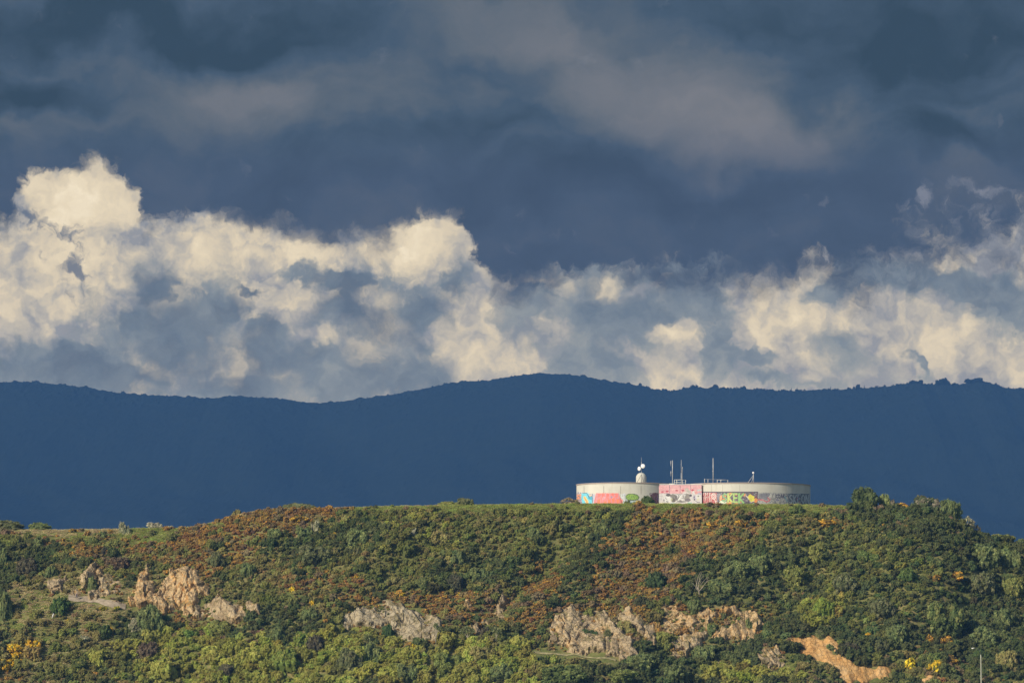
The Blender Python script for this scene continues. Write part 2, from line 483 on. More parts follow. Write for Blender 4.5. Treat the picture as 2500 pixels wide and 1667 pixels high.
ROCKS = [
    ('tan', c5((400, 775), (440, 730), (530, 690), (515, 745), (500, 800), (420, 815)), 'small smooth tan rock slab above the left end of the track'),
    ('tan', c5((608, 835), (650, 790), (660, 720), (715, 680), (765, 612), (795, 625), (745, 700), (735, 745), (690, 790), (655, 845)), 'narrow slanting pale rock rib right above the walker on the track'),
    ('tan', c5((780, 660), (845, 645), (865, 700), (980, 740), (985, 765), (930, 830), (905, 855), (870, 860), (808, 840), (815, 760), (822, 700)), 'cream rock outcrop with bushes at its foot, right of the slanting rib above the track'),
    ('tan', c5((730, 850), (800, 805), (815, 830), (800, 860), (745, 866)), 'little heap of pale broken stone at the edge of the track'),
    ('ochre', c5((1075, 925), (1100, 830), (1120, 780), (1150, 720), (1185, 650), (1225, 620), (1195, 700), (1170, 745), (1250, 745), (1262, 790), (1225, 850), (1300, 850), (1345, 745), (1400, 690),
                 (1450, 655), (1500, 640), (1560, 618), (1612, 650), (1625, 710), (1670, 735), (1735, 800), (1725, 840), (1690, 850), (1640, 850), (1600, 900), (1570, 990), (1510, 1010), (1490, 960),
                 (1440, 930), (1390, 960), (1350, 1005), (1320, 975), (1240, 930), (1170, 920), (1130, 950)), 'tall orange and cream rock face beside the right end of the track'),
    ('tan', c5((1585, 1015), (1620, 930), (1700, 915), (1790, 870), (1840, 920), (1990, 940), (2025, 1040), (1960, 1075), (1860, 1050), (1760, 1035), (1640, 1025)), 'low broken pale rock trailing down right of the tall orange face'),
    ('tan', c5((2030, 930), (2110, 915), (2115, 1000), (2060, 985)), 'small pale rock patch right of the trailing low rocks'),
    ('grey', c6((725, 1110), (735, 1060), (760, 1015), (800, 1012), (840, 985), (900, 985), (960, 955), (1010, 925), (1060, 905), (1120, 898), (1170, 930), (1240, 955), (1310, 965), (1335, 985),
                (1345, 1030), (1440, 1022), (1500, 1040), (1530, 1085), (1520, 1150), (1490, 1205), (1420, 1212), (1300, 1205), (1190, 1195), (1130, 1140), (1080, 1085), (980, 1100), (900, 1075), (820, 1095)),
     'wide grey crumbling rock face in the middle of the lower slope'),
    ('tan', c6((1840, 1075), (1890, 1060), (1900, 1095), (1850, 1105)), 'tiny pale stone patch above the round dark bush mid slope'),
    ('tan', c6((1920, 1000), (1990, 950), (2000, 900), (2050, 885), (2060, 910), (2010, 960), (2030, 1010), (1990, 1040), (1960, 990)), 'thin pale rock streak among gorse left of the widest cliff'),
    ('ochre', c6((1712, 945), (1725, 915), (1745, 900), (1752, 915), (1730, 950)), 'tiny orange earth nick among the gorse above the cabbage tree'),
    ('tan', c6((1785, 1125), (1815, 1115), (1835, 1165), (1800, 1175)), 'pale stone patch right beside the round cabbage tree'),
    ('tan', c7((280, 1185), (300, 1120), (340, 1070), (390, 970), (440, 985), (520, 940), (545, 985), (600, 1010), (650, 1030), (690, 985), (720, 1000), (770, 1000), (790, 1060), (830, 1085),
               (870, 1130), (930, 1190), (1000, 1250), (1015, 1320), (990, 1350), (940, 1362), (860, 1350), (790, 1340), (750, 1300), (680, 1300), (590, 1325), (510, 1305), (420, 1270), (330, 1225)),
     'craggy pale cliff at the left end of the widest rock band, with a pointed foot'),
    ('tan', c7((870, 1030), (900, 985), (960, 950), (990, 1000), (1040, 1060), (1100, 1080), (1155, 1100), (1175, 1190), (1180, 1260), (1130, 1250), (1090, 1285), (1070, 1290), (1100, 1240),
               (1130, 1200), (1060, 1140), (990, 1105), (940, 1060)), 'slanting cream rock rib in the middle of the widest rock band'),
    ('ochre', c7((1215, 1010), (1245, 940), (1330, 950), (1360, 1010), (1420, 1010), (1490, 1025), (1540, 985), (1620, 965), (1700, 1000), (1650, 1040), (1600, 1105), (1520, 1100), (1470, 1120), (1420, 1100),
                 (1350, 1110), (1330, 1150), (1290, 1190), (1240, 1205), (1260, 1110), (1225, 1050)), 'golden rock ledge under the dark evergreen on the widest rock band'),
    ('tan', c7((1285, 1290), (1310, 1215), (1400, 1170), (1460, 1125), (1560, 1140), (1600, 1165), (1560, 1230), (1500, 1290), (1410, 1345), (1330, 1330)), 'rounded greyish rock bulge below the golden ledge'),
    ('ochre', c7((1655, 1175), (1720, 1140), (1790, 1115), (1850, 1080), (1880, 1030), (1700, 980), (1760, 960), (1880, 990), (1960, 985), (2035, 1030), (2050, 1100), (2010, 1160), (1950, 1220), (1890, 1245),
                 (1820, 1205), (1720, 1200)), 'curved orange rimmed rock at the right end of the widest rock band'),
    ('tan', c8((-80, 1345), (-20, 1290), (60, 1275), (110, 1310), (125, 1380), (150, 1450), (90, 1450), (20, 1420), (-60, 1420)), 'isolated pale boulder face left below the long orange clay slip'),
    ('clay', c8((118, 1120), (150, 1150), (200, 1190), (290, 1200), (380, 1190), (430, 1220), (520, 1205), (590, 1245), (605, 1300), (570, 1290), (500, 1290), (520, 1330), (600, 1340), (650, 1370), (740, 1435), (830, 1450), (990, 1430), (1012, 1490),
                (900, 1545), (760, 1545), (680, 1560), (600, 1565), (575, 1480), (550, 1420), (460, 1390), (370, 1355), (270, 1310), (200, 1260), (185, 1215)), 'long orange clay slip running down right at the foot of the hill'),
    ('clay', c8((1258, 1505), (1330, 1520), (1420, 1525), (1400, 1560), (1300, 1555)), 'small orange clay patch below the bright yellow bushes'),
    ('clay', c8((1540, 1520), (1600, 1500), (1650, 1520), (1640, 1560), (1570, 1545)), 'small orange clay patch just left of the street lamp pole'),
]


def poly_sd(px, py, poly):
    """signed distance, positive inside"""
    px, py = np.asarray(px, float), np.asarray(py, float)
    best = np.full(px.shape, 1e9)
    ins = np.zeros(px.shape, bool)
    n = len(poly)
    for i in range(n):
        ax, ay = poly[i]
        bx, by = poly[(i + 1) % n]
        ex, ey = bx - ax, by - ay
        L = ex * ex + ey * ey + 1e-9
        t = np.clip(((px - ax) * ex + (py - ay) * ey) / L, 0, 1)
        best = np.minimum(best, np.hypot(px - ax - t * ex, py - ay - t * ey))
        c = ((ay > py) != (by > py)) & (px < ex * (py - ay) / (ey if ey else 1e-9) + ax)
        ins ^= c
    return np.where(ins, best, -best)


# ------------------------------------------------------------------ materials
def mat_new(name):
    m = bpy.data.materials.new(name)
    m.use_nodes = True
    g = NT(m.node_tree)
    out = g.n('ShaderNodeOutputMaterial')
    return m, g, out


def principled(g, out, col, rough=0.8, spec=0.2, metal=0.0, bump=None, bs=0.3, bd=0.1):
    p = g.n('ShaderNodeBsdfPrincipled')
    g.put(p.inputs['Base Color'], col)
    g.put(p.inputs['Roughness'], rough)
    p.inputs['Specular IOR Level'].default_value = spec
    p.inputs['Metallic'].default_value = metal
    if bump is not None:
        b = g.n('ShaderNodeBump')
        b.inputs['Strength'].default_value = bs
        b.inputs['Distance'].default_value = bd
        g.put(b.inputs['Height'], bump)
        g.t.links.new(b.outputs[0], p.inputs['Normal'])
    g.t.links.new(p.outputs[0], out.inputs[0])
    return p


def simple_mat(name, col, rough=0.6, spec=0.3, metal=0.0, var=0.15, scale=1.5):
    m, g, out = mat_new(name)
    pos = g.n('ShaderNodeTexCoord').outputs['Object']
    n = g.noise(pos, scale, 5, 0.6)
    f = g.rng(n, 0.3, 0.7, 1 - var, 1 + var)
    principled(g, out, g.v('SCALE', col, f), rough, spec, metal, n, 0.2, 0.02)
    return m


def foliage_mat():
    m, g, out = mat_new('foliage')

    def a(nm, t):
        nd = g.n('ShaderNodeAttribute', attribute_type=t, attribute_name=nm)
        return nd
    tint = a('tint', 'INSTANCER').outputs['Vector']
    tint2 = a('tint2', 'INSTANCER').outputs['Vector']
    mixf = a('mixf', 'INSTANCER').outputs['Fac']
    r1 = a('rnd', 'GEOMETRY').outputs['Fac']
    r2 = a('rndc', 'GEOMETRY').outputs['Fac']
    sel = g.m('LESS_THAN', r2, mixf)
    c = g.mix(sel, tint, tint2)
    c = g.v('SCALE', c, g.rng(r1, 0.0, 1.0, 0.74, 1.46, False))
    # clump to clump hue variety across the hillside
    pos = g.n('ShaderNodeNewGeometry').outputs['Position']
    nz = g.noise(pos, 0.35, 2, 0.5)
    hs = g.n('ShaderNodeHueSaturation')
    g.put(hs.inputs['Hue'], g.rng(nz, 0.25, 0.75, 0.485, 0.515))
    g.put(hs.inputs['Value'], g.rng(nz, 0.25, 0.75, 0.88, 1.12))
    hs.inputs['Saturation'].default_value = 0.96
    g.put(hs.inputs['Color'], c)
    df = g.n('ShaderNodeBsdfDiffuse')
    g.put(df.inputs[0], hs.outputs[0])
    tr = g.n('ShaderNodeBsdfTranslucent')
    g.put(tr.inputs[0], hs.outputs[0])
    mx = g.n('ShaderNodeMixShader')
    mx.inputs[0].default_value = 0.36
    g.t.links.new(df.outputs[0], mx.inputs[1])
    g.t.links.new(tr.outputs[0], mx.inputs[2])
    g.t.links.new(mx.outputs[0], out.inputs[0])
    return m


FOL = foliage_mat()
BARK = simple_mat('bark', (0.12, 0.09, 0.065), 0.9, 0.1)
DEADWOOD = simple_mat('dead_wood', (0.34, 0.29, 0.21), 0.9, 0.1)


def hill_mat():
    m, g, out = mat_new('hill_ground')
    pos = g.n('ShaderNodeNewGeometry').outputs['Position']
    n1 = g.noise(pos, 0.05, 5, 0.6)
    n2 = g.noise(pos, 0.6, 6, 0.65)
    c = g.ramp(g.m('ADD', g.m('MULTIPLY', n1, 0.5), g.m('MULTIPLY', n2, 0.5)),
               [(0.36, (0.10, 0.12, 0.035)), (0.47, (0.15, 0.16, 0.05)), (0.56, (0.22, 0.19, 0.075)), (0.68, (0.30, 0.22, 0.11))], 'LINEAR')
    principled(g, out, c, 0.95, 0.05, 0, n2, 0.8, 0.4)
    return m


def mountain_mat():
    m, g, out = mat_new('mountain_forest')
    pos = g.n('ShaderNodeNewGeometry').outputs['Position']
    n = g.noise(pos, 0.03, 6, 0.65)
    c = g.ramp(n, [(0.3, (0.008, 0.012, 0.010)), (0.7, (0.014, 0.020, 0.014))], 'LINEAR')  # near-black albedo stands in for the cloud shade over the mountain
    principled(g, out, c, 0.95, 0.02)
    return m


def rock_mat(kind):
    m, g, out = mat_new('rock_' + kind)
    pos = g.n('ShaderNodeNewGeometry').outputs['Position']
    nm = g.n('ShaderNodeNewGeometry').outputs['Normal']
    st = g.v('MULTIPLY', pos, (1.0, 1.0, 0.55))
    n1 = g.noise(st, 0.16, 4, 0.6)
    n2 = g.noise(st, 0.9, 7, 0.7)
    vo = g.n('ShaderNodeTexVoronoi', feature='DISTANCE_TO_EDGE')
    g.put(vo.inputs['Vector'], g.v('ADD', g.v('MULTIPLY', pos, (1, 1, 0.6)), g.v('SCALE', g.noise(pos, 0.8, 3, 0.5, 'Color'), 1.6)))
    vo.inputs['Scale'].default_value = 0.5
    crack = g.rng(vo.outputs[0], 0.0, 0.09)
    pal = {
        'tan': [(0.30, (0.20, 0.145, 0.08)), (0.43, (0.36, 0.27, 0.155)), (0.52, (0.47, 0.37, 0.225)), (0.58, (0.50, 0.33, 0.15)), (0.68, (0.40, 0.33, 0.22))],
        'grey': [(0.30, (0.19, 0.155, 0.09)), (0.43, (0.31, 0.255, 0.16)), (0.54, (0.42, 0.355, 0.235)), (0.62, (0.38, 0.29, 0.16)), (0.72, (0.33, 0.28, 0.18))],
        'ochre': [(0.30, (0.24, 0.14, 0.06)), (0.42, (0.46, 0.30, 0.14)), (0.50, (0.54, 0.40, 0.22)), (0.58, (0.54, 0.29, 0.09)), (0.68, (0.38, 0.32, 0.23))],
        'clay': [(0.30, (0.30, 0.14, 0.045)), (0.44, (0.50, 0.27, 0.09)), (0.54, (0.60, 0.36, 0.14)), (0.66, (0.58, 0.41, 0.22))],
    }[kind]
    v = g.m('ADD', g.m('MULTIPLY', n1, 0.55), g.m('MULTIPLY', n2, 0.45))
    c = g.ramp(v, pal, 'LINEAR')
    c = g.mix(g.m('MULTIPLY', g.m('SUBTRACT', 1.0, crack), 0.30 if kind != 'clay' else 0.12), c, (0.12, 0.085, 0.05))
    # moss and scrub seedlings in patches
    ms = g.rng(g.noise(pos, 0.30, 7, 0.72), 0.52, 0.58)
    c = g.mix(g.m('MULTIPLY', ms, 0.75 if kind != 'clay' else 0.15), c, (0.15, 0.125, 0.05))
    hgt = g.m('ADD', n2, g.m('MULTIPLY', crack, 0.5))
    principled(g, out, c, 0.92, 0.1, 0, hgt, 0.9, 0.45)
    return m


HILL = hill_mat()
# ------------------------------------------------------------------ ground and mountain
gm, gg, go = mat_new('plain_ground')
_p = gg.n('ShaderNodeNewGeometry').outputs['Position']
_n = gg.noise(_p, 0.01, 8, 0.6)
principled(gg, go, gg.ramp(_n, [(0.3, (0.05, 0.07, 0.025)), (0.7, (0.12, 0.12, 0.05))], 'LINEAR'), 0.95, 0.05)
me = npmesh('ground', [(-9000, -3000, -3), (9000, -3000, -3), (9000, 15000, -3), (-9000, 15000, -3)], [(0, 1, 2, 3)])
tag(link('ground', me, gm), kind='structure')

# hill terrain
xs = np.concatenate([np.arange(-560, -250, 4.0), np.arange(-250, 250, 0.9), np.arange(250, 521, 4.0)])
ys = np.concatenate([np.arange(1330, 1376, 4.0), np.arange(1376, 1482, 0.8), np.arange(1482, 1740, 4.0)])
GX, GY = np.meshgrid(xs, ys, indexing='ij')
GZ = terr(GX, GY)
me = npmesh('hillside', np.stack([GX, GY, GZ], -1).reshape(-1, 3), gridquads(len(xs), len(ys)), smooth=True)
tag(link('hillside', me, HILL), kind='structure')

RIDGE = [(-1500, 985), (-600, 955), (0, 935), (60, 933), (150, 939), (300, 961), (450, 970), (510, 975), (570, 967), (650, 971), (760, 985), (850, 978), (950, 965), (1060, 944), (1110, 934), (1190, 929),
         (1250, 919), (1320, 912), (1390, 916), (1450, 926), (1540, 939), (1600, 951), (1640, 955), (1690, 948), (1800, 949), (1900, 954), (1960, 955), (2000, 950), (2060, 951), (2130, 946), (2180, 943),
         (2240, 934), (2280, 941), (2310, 938), (2340, 940), (2380, 932), (2430, 938), (2450, 947), (2500, 952), (3000, 975), (4200, 960)]
YR = 11000.0
MS = YR / 6500.0
_rx = np.array([at(p[0], p[1], YR).x for p in RIDGE])
_rz = np.array([at(p[0], p[1], YR).z for p in RIDGE])


def mount(X, Y):
    X, Y = X / MS, Y / MS
    zr = np.interp(X * MS, _rx, _rz) / MS + 1.5 * fbm(X / 60.0, 2.2, 0.0, 3)
    t = np.clip((Y - 4700) / (6500 - 4700), 0, 1)
    f = np.where(Y <= 6500, t ** 1.15, 1 - (np.maximum(Y - 6500, 0) / 1700.0) ** 1.2)
    z = zr * f
    spur = fbm(X / 420.0 + 0.2 * Y / 400, Y / 900.0, 3.0, 4)
    z = z + 40 * spur * np.clip(4 * t * (1 - t), 0, 1) * (Y <= 6500)
    can = np.maximum(0, fbm(X / 11.0, Y / 14.0, 1.0, 2)) * (1.2 + 2.4 * sstep(t, .93, 1)) + np.maximum(0, pn(X / 5.0, Y / 9.0, 5.0)) * (0.6 + 1.4 * sstep(t, .93, 1))
    z = (z + can * sstep(t, 0.02, 0.1)) * MS
    fade = sstep(np.abs(X), 2900, 3500)
    return np.maximum(z * (1 - fade) - 4 * fade, -4.0)


xs = np.concatenate([np.arange(-3600, -840, 24.0), np.arange(-840, 840, 2.2), np.arange(840, 3601, 24.0)]) * MS
ys = np.concatenate([np.arange(4700, 6260, 14.0), np.arange(6260, 6530, 6.0), np.arange(6530, 8200, 90.0), [8210.0]]) * MS
GX, GY = np.meshgrid(xs, ys, indexing='ij')
GZ = mount(GX, np.minimum(GY, 8199.0 * MS))
GZ[:, -1] = -4
GZ[:, 0] = -4
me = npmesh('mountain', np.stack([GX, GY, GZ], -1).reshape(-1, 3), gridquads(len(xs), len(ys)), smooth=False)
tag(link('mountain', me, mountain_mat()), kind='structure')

# ------------------------------------------------------------------ rock faces
RM = {k: rock_mat(k) for k in ('tan', 'grey', 'ochre', 'clay')}
rng = np.random.RandomState(5)


def rock_patch(kind, poly, label, idx):
    pts = [hit(x, y) for x, y in poly]
    x0, x1 = min(p.x for p in pts) - 3, max(p.x for p in pts) + 3
    y0, y1 = min(p.y for p in pts) - 6, max(p.y for p in pts) + 6
    st = 0.34
    xs = np.arange(x0, x1, st)
    ys = np.arange(y0, y1, st * 0.9)
    X, Y = np.meshgrid(xs, ys, indexing='ij')
    Z = terr(X, Y)
    px, py = proj(X, Y, Z)
    px = px + 11 * fbm(X / 2.6, Z / 2.6, idx, 3)
    py = py + 10 * fbm(X / 2.6, Z / 2.6, idx + 9, 3)
    sd = poly_sd(px, py, poly)
    keep = sd > -11
    k = keep[:-1, :-1] | keep[1:, :-1] | keep[:-1, 1:] | keep[1:, 1:]
    inside = sstep(sd, -9, 2)
    if kind == 'clay':
        rel = 0.6 + 0.6 * fbm(X / 3.0, Z / 7.0, idx, 4) + 0.15 * pn(X * 1.7, Z * 1.7) - 0.7 * np.maximum(0, 0.4 - np.abs(pn((X + 0.35 * Z) / 1.6, Z / 12.0, 4.0)) * 3)
        amp = 1.0
    else:
        # slabs dipping to the right, broken into blocks
        q = X * 0.9 + Z * 0.55
        b1 = fbm(q / 5.0, Z / 9.0, idx + 2.0, 4, 0.55)
        stepn = np.floor((q / 2.6 + 1.3 * pn(X / 4, Z / 4, 3.0)) * 1.0)
        blk = pn(stepn * 3.77, np.floor(Z / 3.1 + pn(X / 3, Z / 6)) * 1.93, idx)
        rdg = 1 - np.abs(pn(q / 2.2, Z / 3.5, idx + 5.0))
        big = fbm(q / 9.0, Z / 16.0, idx + 7.0, 2)
        gul = np.maximum(0, 0.55 - np.abs(pn(X / 3.4 + 0.5 * pn(Z / 4.0, X / 8.0, 2.0), Z / 14.0, idx + 1.0)) * 3.2)
        rel = 1.3 + 2.2 * big + 0.9 * b1 + 1.1 * blk + 0.8 * (rdg - 0.6) - 1.5 * gul + 0.12 * fbm(X * 1.3, Z * 1.3, 7.0, 2)
        amp = 1.0
    off = inside * np.maximum(rel * amp, 0.12) - (1 - inside) * 0.8
    nx, ny, nz = -0.15, -0.80, 0.45
    V = np.stack([X + nx * off, Y + ny * off, Z + nz * off], -1).reshape(-1, 3)
    q = gridquads(len(xs), len(ys), k)
    used = np.unique(q)
    mp = np.zeros(len(V), int)
    mp[used] = np.arange(len(used))
    base = V[used].mean(0)
    me = npmesh('rock_face', V[used] - base, mp[q], smooth=(kind == 'clay'))
    o = link('clay_slip' if kind == 'clay' else 'rock_face', me, RM[kind])
    o.location = base
    tag(o, label, 'clay bank' if kind == 'clay' else 'rock')
    return o


for i, (k, poly, lab) in enumerate(ROCKS):
    rock_patch(k, poly, lab, i * 3.3)


def strip(name, line, w, mat):
    """a path lying on the slope; line in photo pixels, w in metres along the slope"""
    pts = [hit(x, y) for x, y in line]
    P = []
    for a, b in zip(pts[:-1], pts[1:]):
        n = max(2, int((b - a).length / 1.0))
        for i in range(n):
            P.append(a.lerp(b, i / n))
    P.append(pts[-1])
    V = []
    nj = 5
    for i, p in enumerate(P):
        ww = w * (0.8 + 0.35 * float(pn(i * 0.21, 3.0)))
        for j in range(nj):
            t = j / (nj - 1) - 0.5
            Y = p.y + t * ww
            V.append((p.x, Y, float(terr(p.x, Y)) + 0.35 - 0.9 * abs(t) ** 3))
    me = npmesh(name, V, gridquads(len(P), nj), smooth=True)
    return tag(link(name, me, mat), kind='structure')


TRACKM = simple_mat('gravel_track', (0.33, 0.27, 0.19), 0.95, 0.05, 0, 0.25, 0.9)
TRACKG = simple_mat('grassy_path', (0.27, 0.24, 0.12), 0.95, 0.05, 0, 0.3, 0.9)
strip('track', c5((560, 868), (630, 885), (700, 880), (780, 895), (860, 915), (940, 930), (1030, 950)), 2.6, TRACKM)
strip('path', c7((180, 1318), (300, 1330), (420, 1340), (540, 1340), (700, 1370), (850, 1388)), 1.2, TRACKG)


# ------------------------------------------------------------------ plant forms
_t = (1 + 5 ** 0.5) / 2
ICO_V = np.array([(-1, _t, 0), (1, _t, 0), (-1, -_t, 0), (1, -_t, 0), (0, -1, _t), (0, 1, _t), (0, -1, -_t), (0, 1, -_t), (_t, 0, -1), (_t, 0, 1), (-_t, 0, -1), (-_t, 0, 1)], float)
ICO_V /= np.linalg.norm(ICO_V[0])
ICO_F = np.array([(0, 11, 5), (0, 5, 1), (0, 1, 7), (0, 7, 10), (0, 10, 11), (1, 5, 9), (5, 11, 4), (11, 10, 2), (10, 7, 6), (7, 1, 8), (3, 9, 4), (3, 4, 2), (3, 2, 6), (3, 6, 8), (3, 8, 9), (4, 9, 5), (2, 4, 11),
                  (6, 2, 10), (8, 6, 7), (9, 8, 1)])


def unit(v):
    return v / (np.linalg.norm(v, axis=-1, keepdims=True) + 1e-9)


def bush_form(name, seed, nl, ns, nleaf, leaf, lr=(0.30, 0.46), airy=0.0, flat=0.8, lean=0.0, hollow=0.0):
    """a crown of lobes, sub-lobes and small leaf faces; radius about 1, height about 1"""
    r = np.random.RandomState(seed)
    L, LR = [], []
    for i in range(nl):
        a = r.uniform(0, 2 * math.pi)
        e = math.asin(r.uniform(0.0, 1.0))
        rad = r.uniform(0.35, 0.68) if i else 0.1
        L.append((math.cos(a) * math.cos(e) * rad, math.sin(a) * math.cos(e) * rad, math.sin(e) * rad * flat + 0.08))
        LR.append(r.uniform(*lr))
    L, LR = np.array(L), np.array(LR)
    d = unit(r.normal(size=(nl * ns, 3)) + (0, 0, 0.35))
    li = np.repeat(np.arange(nl), ns)
    sr = LR[li] * r.uniform(0.24, 0.44, nl * ns)
    sc_ = L[li] + d * (LR[li] * r.uniform(0.72, 1.02, nl * ns))[:, None]
    ok = np.ones(len(sc_), bool)
    for k in range(nl):
        ok &= ~((np.linalg.norm(sc_ - L[k], axis=1) < LR[k] * 0.72) & (li != k))
    ok &= sc_[:, 2] > -0.25
    if hollow:
        ok &= r.uniform(size=len(ok)) > hollow
    sc_, sr = sc_[ok], sr[ok]
    srnd = r.uniform(size=len(sc_))
    sval = r.uniform(0.25, 0.75, len(sc_))
    # cores
    V = [(L[:, None, :] + ICO_V[None] * (LR * 0.86)[:, None, None]).reshape(-1, 3), (sc_[:, None, :] + ICO_V[None] * (sr * 0.78)[:, None, None] * r.uniform(0.75, 1.2, (len(sc_), 12, 1))).reshape(-1, 3)]
    ncore = nl + len(sc_)
    T = (np.arange(ncore)[:, None, None] * 12 + ICO_F[None]).reshape(-1, 3)
    t1 = np.concatenate([np.full(nl * 20, 0.2), np.repeat(sval, 20)])
    t2 = np.concatenate([np.full(nl * 20, 0.99), np.repeat(srnd, 20)])
    if airy:
        V, T, t1, t2, ncore = [], np.zeros((0, 3), int), np.zeros(0), np.zeros(0), 0
    # leaves
    n = len(sc_) * nleaf
    si = np.repeat(np.arange(len(sc_)), nleaf)
    ld = unit(r.normal(size=(n, 3)) + unit(sc_ - (0, 0, 0.1))[si] * 0.8)
    c = sc_[si] + ld * (sr[si] * r.uniform(0.7, 1.18 + airy, n))[:, None]
    nrm = unit(ld + 0.55 * r.normal(size=(n, 3)))
    tg = unit(np.cross(nrm, r.normal(size=(n, 3))))
    bt = np.cross(nrm, tg)
    s = leaf * r.uniform(0.55, 1.3, n)[:, None]
    q = np.stack([c - tg * s, c - bt * s * 0.6, c + tg * s, c + bt * s * 0.6], 1).reshape(-1, 3)
    off = ncore * 12
    Q = off + np.arange(n * 4).reshape(n, 4)
    V = np.concatenate(V + [q])
    V[:, 0] += lean * np.maximum(V[:, 2], 0)
    me = npmesh(name, V, Q, tris=T)
    a1 = np.concatenate([np.clip(sval[si] + r.normal(0, 0.22, n), 0, 1), t1])
    a2 = np.concatenate([np.clip(srnd[si] + r.normal(0, 0.12, n), 0, 1), t2])
    face_attr(me, 'rnd', a1)
    face_attr(me, 'rndc', a2)
    me.materials.append(FOL)
    return me


def tuft_form(name, seed, n=70, w=0.05):
    r = np.random.RandomState(seed)
    a, q = r.uniform(0, 2 * math.pi, n), np.sqrt(r.uniform(0, 1, n))
    b = np.stack([np.cos(a) * q, np.sin(a) * q, np.full(n, -0.15)], -1)
    dr = np.stack([0.35 * r.normal(size=n) + 0.25, 0.35 * r.normal(size=n), r.uniform(0.5, 1.05, n)], -1)
    sd = unit(np.cross(dr, r.normal(size=(n, 3)))) * w
    mid = b + dr * 0.6
    tip = b + dr + (0.15, 0, -0.05)
    q = np.stack([b - sd, mid + sd, tip, mid - sd], 1).reshape(-1, 3)
    me = npmesh(name, q, np.arange(n * 4).reshape(n, 4))
    face_attr(me, 'rnd', r.uniform(0, 1, n))
    face_attr(me, 'rndc', r.uniform(0, 1, n))
    me.materials.append(FOL)
    return me


BIG = [bush_form('foliage', 100 + i, 11, 26, 22, 0.050, (0.26, 0.42), lean=0.12) for i in range(6)]
MED = [bush_form('foliage', 200 + i, 7, 14, 16, 0.085, (0.30, 0.46), lean=0.15) for i in range(6)]
SML = [bush_form('foliage', 300 + i, 4, 9, 12, 0.15, (0.36, 0.52), lean=0.12) for i in range(5)]
AIR = [bush_form('foliage', 400 + i, 7, 16, 16, 0.075, (0.28, 0.44), airy=0.5) for i in range(2)]
LONG = [bush_form('foliage', 500 + i, 12, 18, 18, 0.075, (0.30, 0.42), flat=0.5) for i in range(2)]
TUF = [tuft_form('grass_tuft', 600 + i) for i in range(4)]
ALLFORMS = BIG + MED + SML + AIR + TUF
proto_col = bpy.data.collections.new('plant_forms')      # only a library, not linked to the scene
for i, me in enumerate(ALLFORMS):
    o = bpy.data.objects.new('form.%03d' % i, me)
    proto_col.objects.link(o)
IDX = {}
_k = 0
for nm, lst in (('BIG', BIG), ('MED', MED), ('SML', SML), ('AIR', AIR), ('TUF', TUF)):
    IDX[nm] = list(range(_k, _k + len(lst)))
    _k += len(lst)


def scatter(name, P, rot, scl, form, tint, tint2, mixf, **tags):
    me = bpy.data.meshes.new(name)
    me.vertices.add(len(P))
    me.vertices.foreach_set('co', np.asarray(P, np.float32).ravel())
    for nm, ty, vals, key in (('rot', 'FLOAT_VECTOR', rot, 'vector'), ('scl', 'FLOAT_VECTOR', scl, 'vector'), ('form', 'INT', form, 'value'), ('tint', 'FLOAT_VECTOR', tint, 'vector'),
                              ('tint2', 'FLOAT_VECTOR', tint2, 'vector'), ('mixf', 'FLOAT', mixf, 'value')):
        a = me.attributes.new(nm, ty, 'POINT')
        arr = np.asarray(vals, np.int32 if ty == 'INT' else np.float32)
        a.data.foreach_set(key, arr.ravel())
    me.update()
    o = link(name, me)
    ng = bpy.data.node_groups.new(name, 'GeometryNodeTree')
    ng.interface.new_socket('Geometry', in_out='INPUT', socket_type='NodeSocketGeometry')
    ng.interface.new_socket('Geometry', in_out='OUTPUT', socket_type='NodeSocketGeometry')
    N, K = ng.nodes, ng.links
    gi, gout = N.new('NodeGroupInput'), N.new('NodeGroupOutput')
    ins = N.new('GeometryNodeInstanceOnPoints')
    ci = N.new('GeometryNodeCollectionInfo')
    ci.inputs['Collection'].default_value = proto_col
    ci.inputs['Separate Children'].default_value = True
    ci.inputs['Reset Children'].default_value = True
    K.new(gi.outputs[0], ins.inputs['Points'])
    K.new(ci.outputs[0], ins.inputs['Instance'])
    ins.inputs['Pick Instance'].default_value = True

    def at_(nm, ty):
        a = N.new('GeometryNodeInputNamedAttribute')
        a.data_type = ty
        a.inputs['Name'].default_value = nm
        return a.outputs[0]
    K.new(at_('form', 'INT'), ins.inputs['Instance Index'])
    e2r = N.new('FunctionNodeEulerToRotation')
    K.new(at_('rot', 'FLOAT_VECTOR'), e2r.inputs[0])
    K.new(e2r.outputs[0], ins.inputs['Rotation'])
    K.new(at_('scl', 'FLOAT_VECTOR'), ins.inputs['Scale'])
    K.new(ins.outputs[0], gout.inputs[0])
    md = o.modifiers.new('scatter', 'NODES')
    md.node_group = ng
    tag(o, kind='stuff', **tags)
    return o


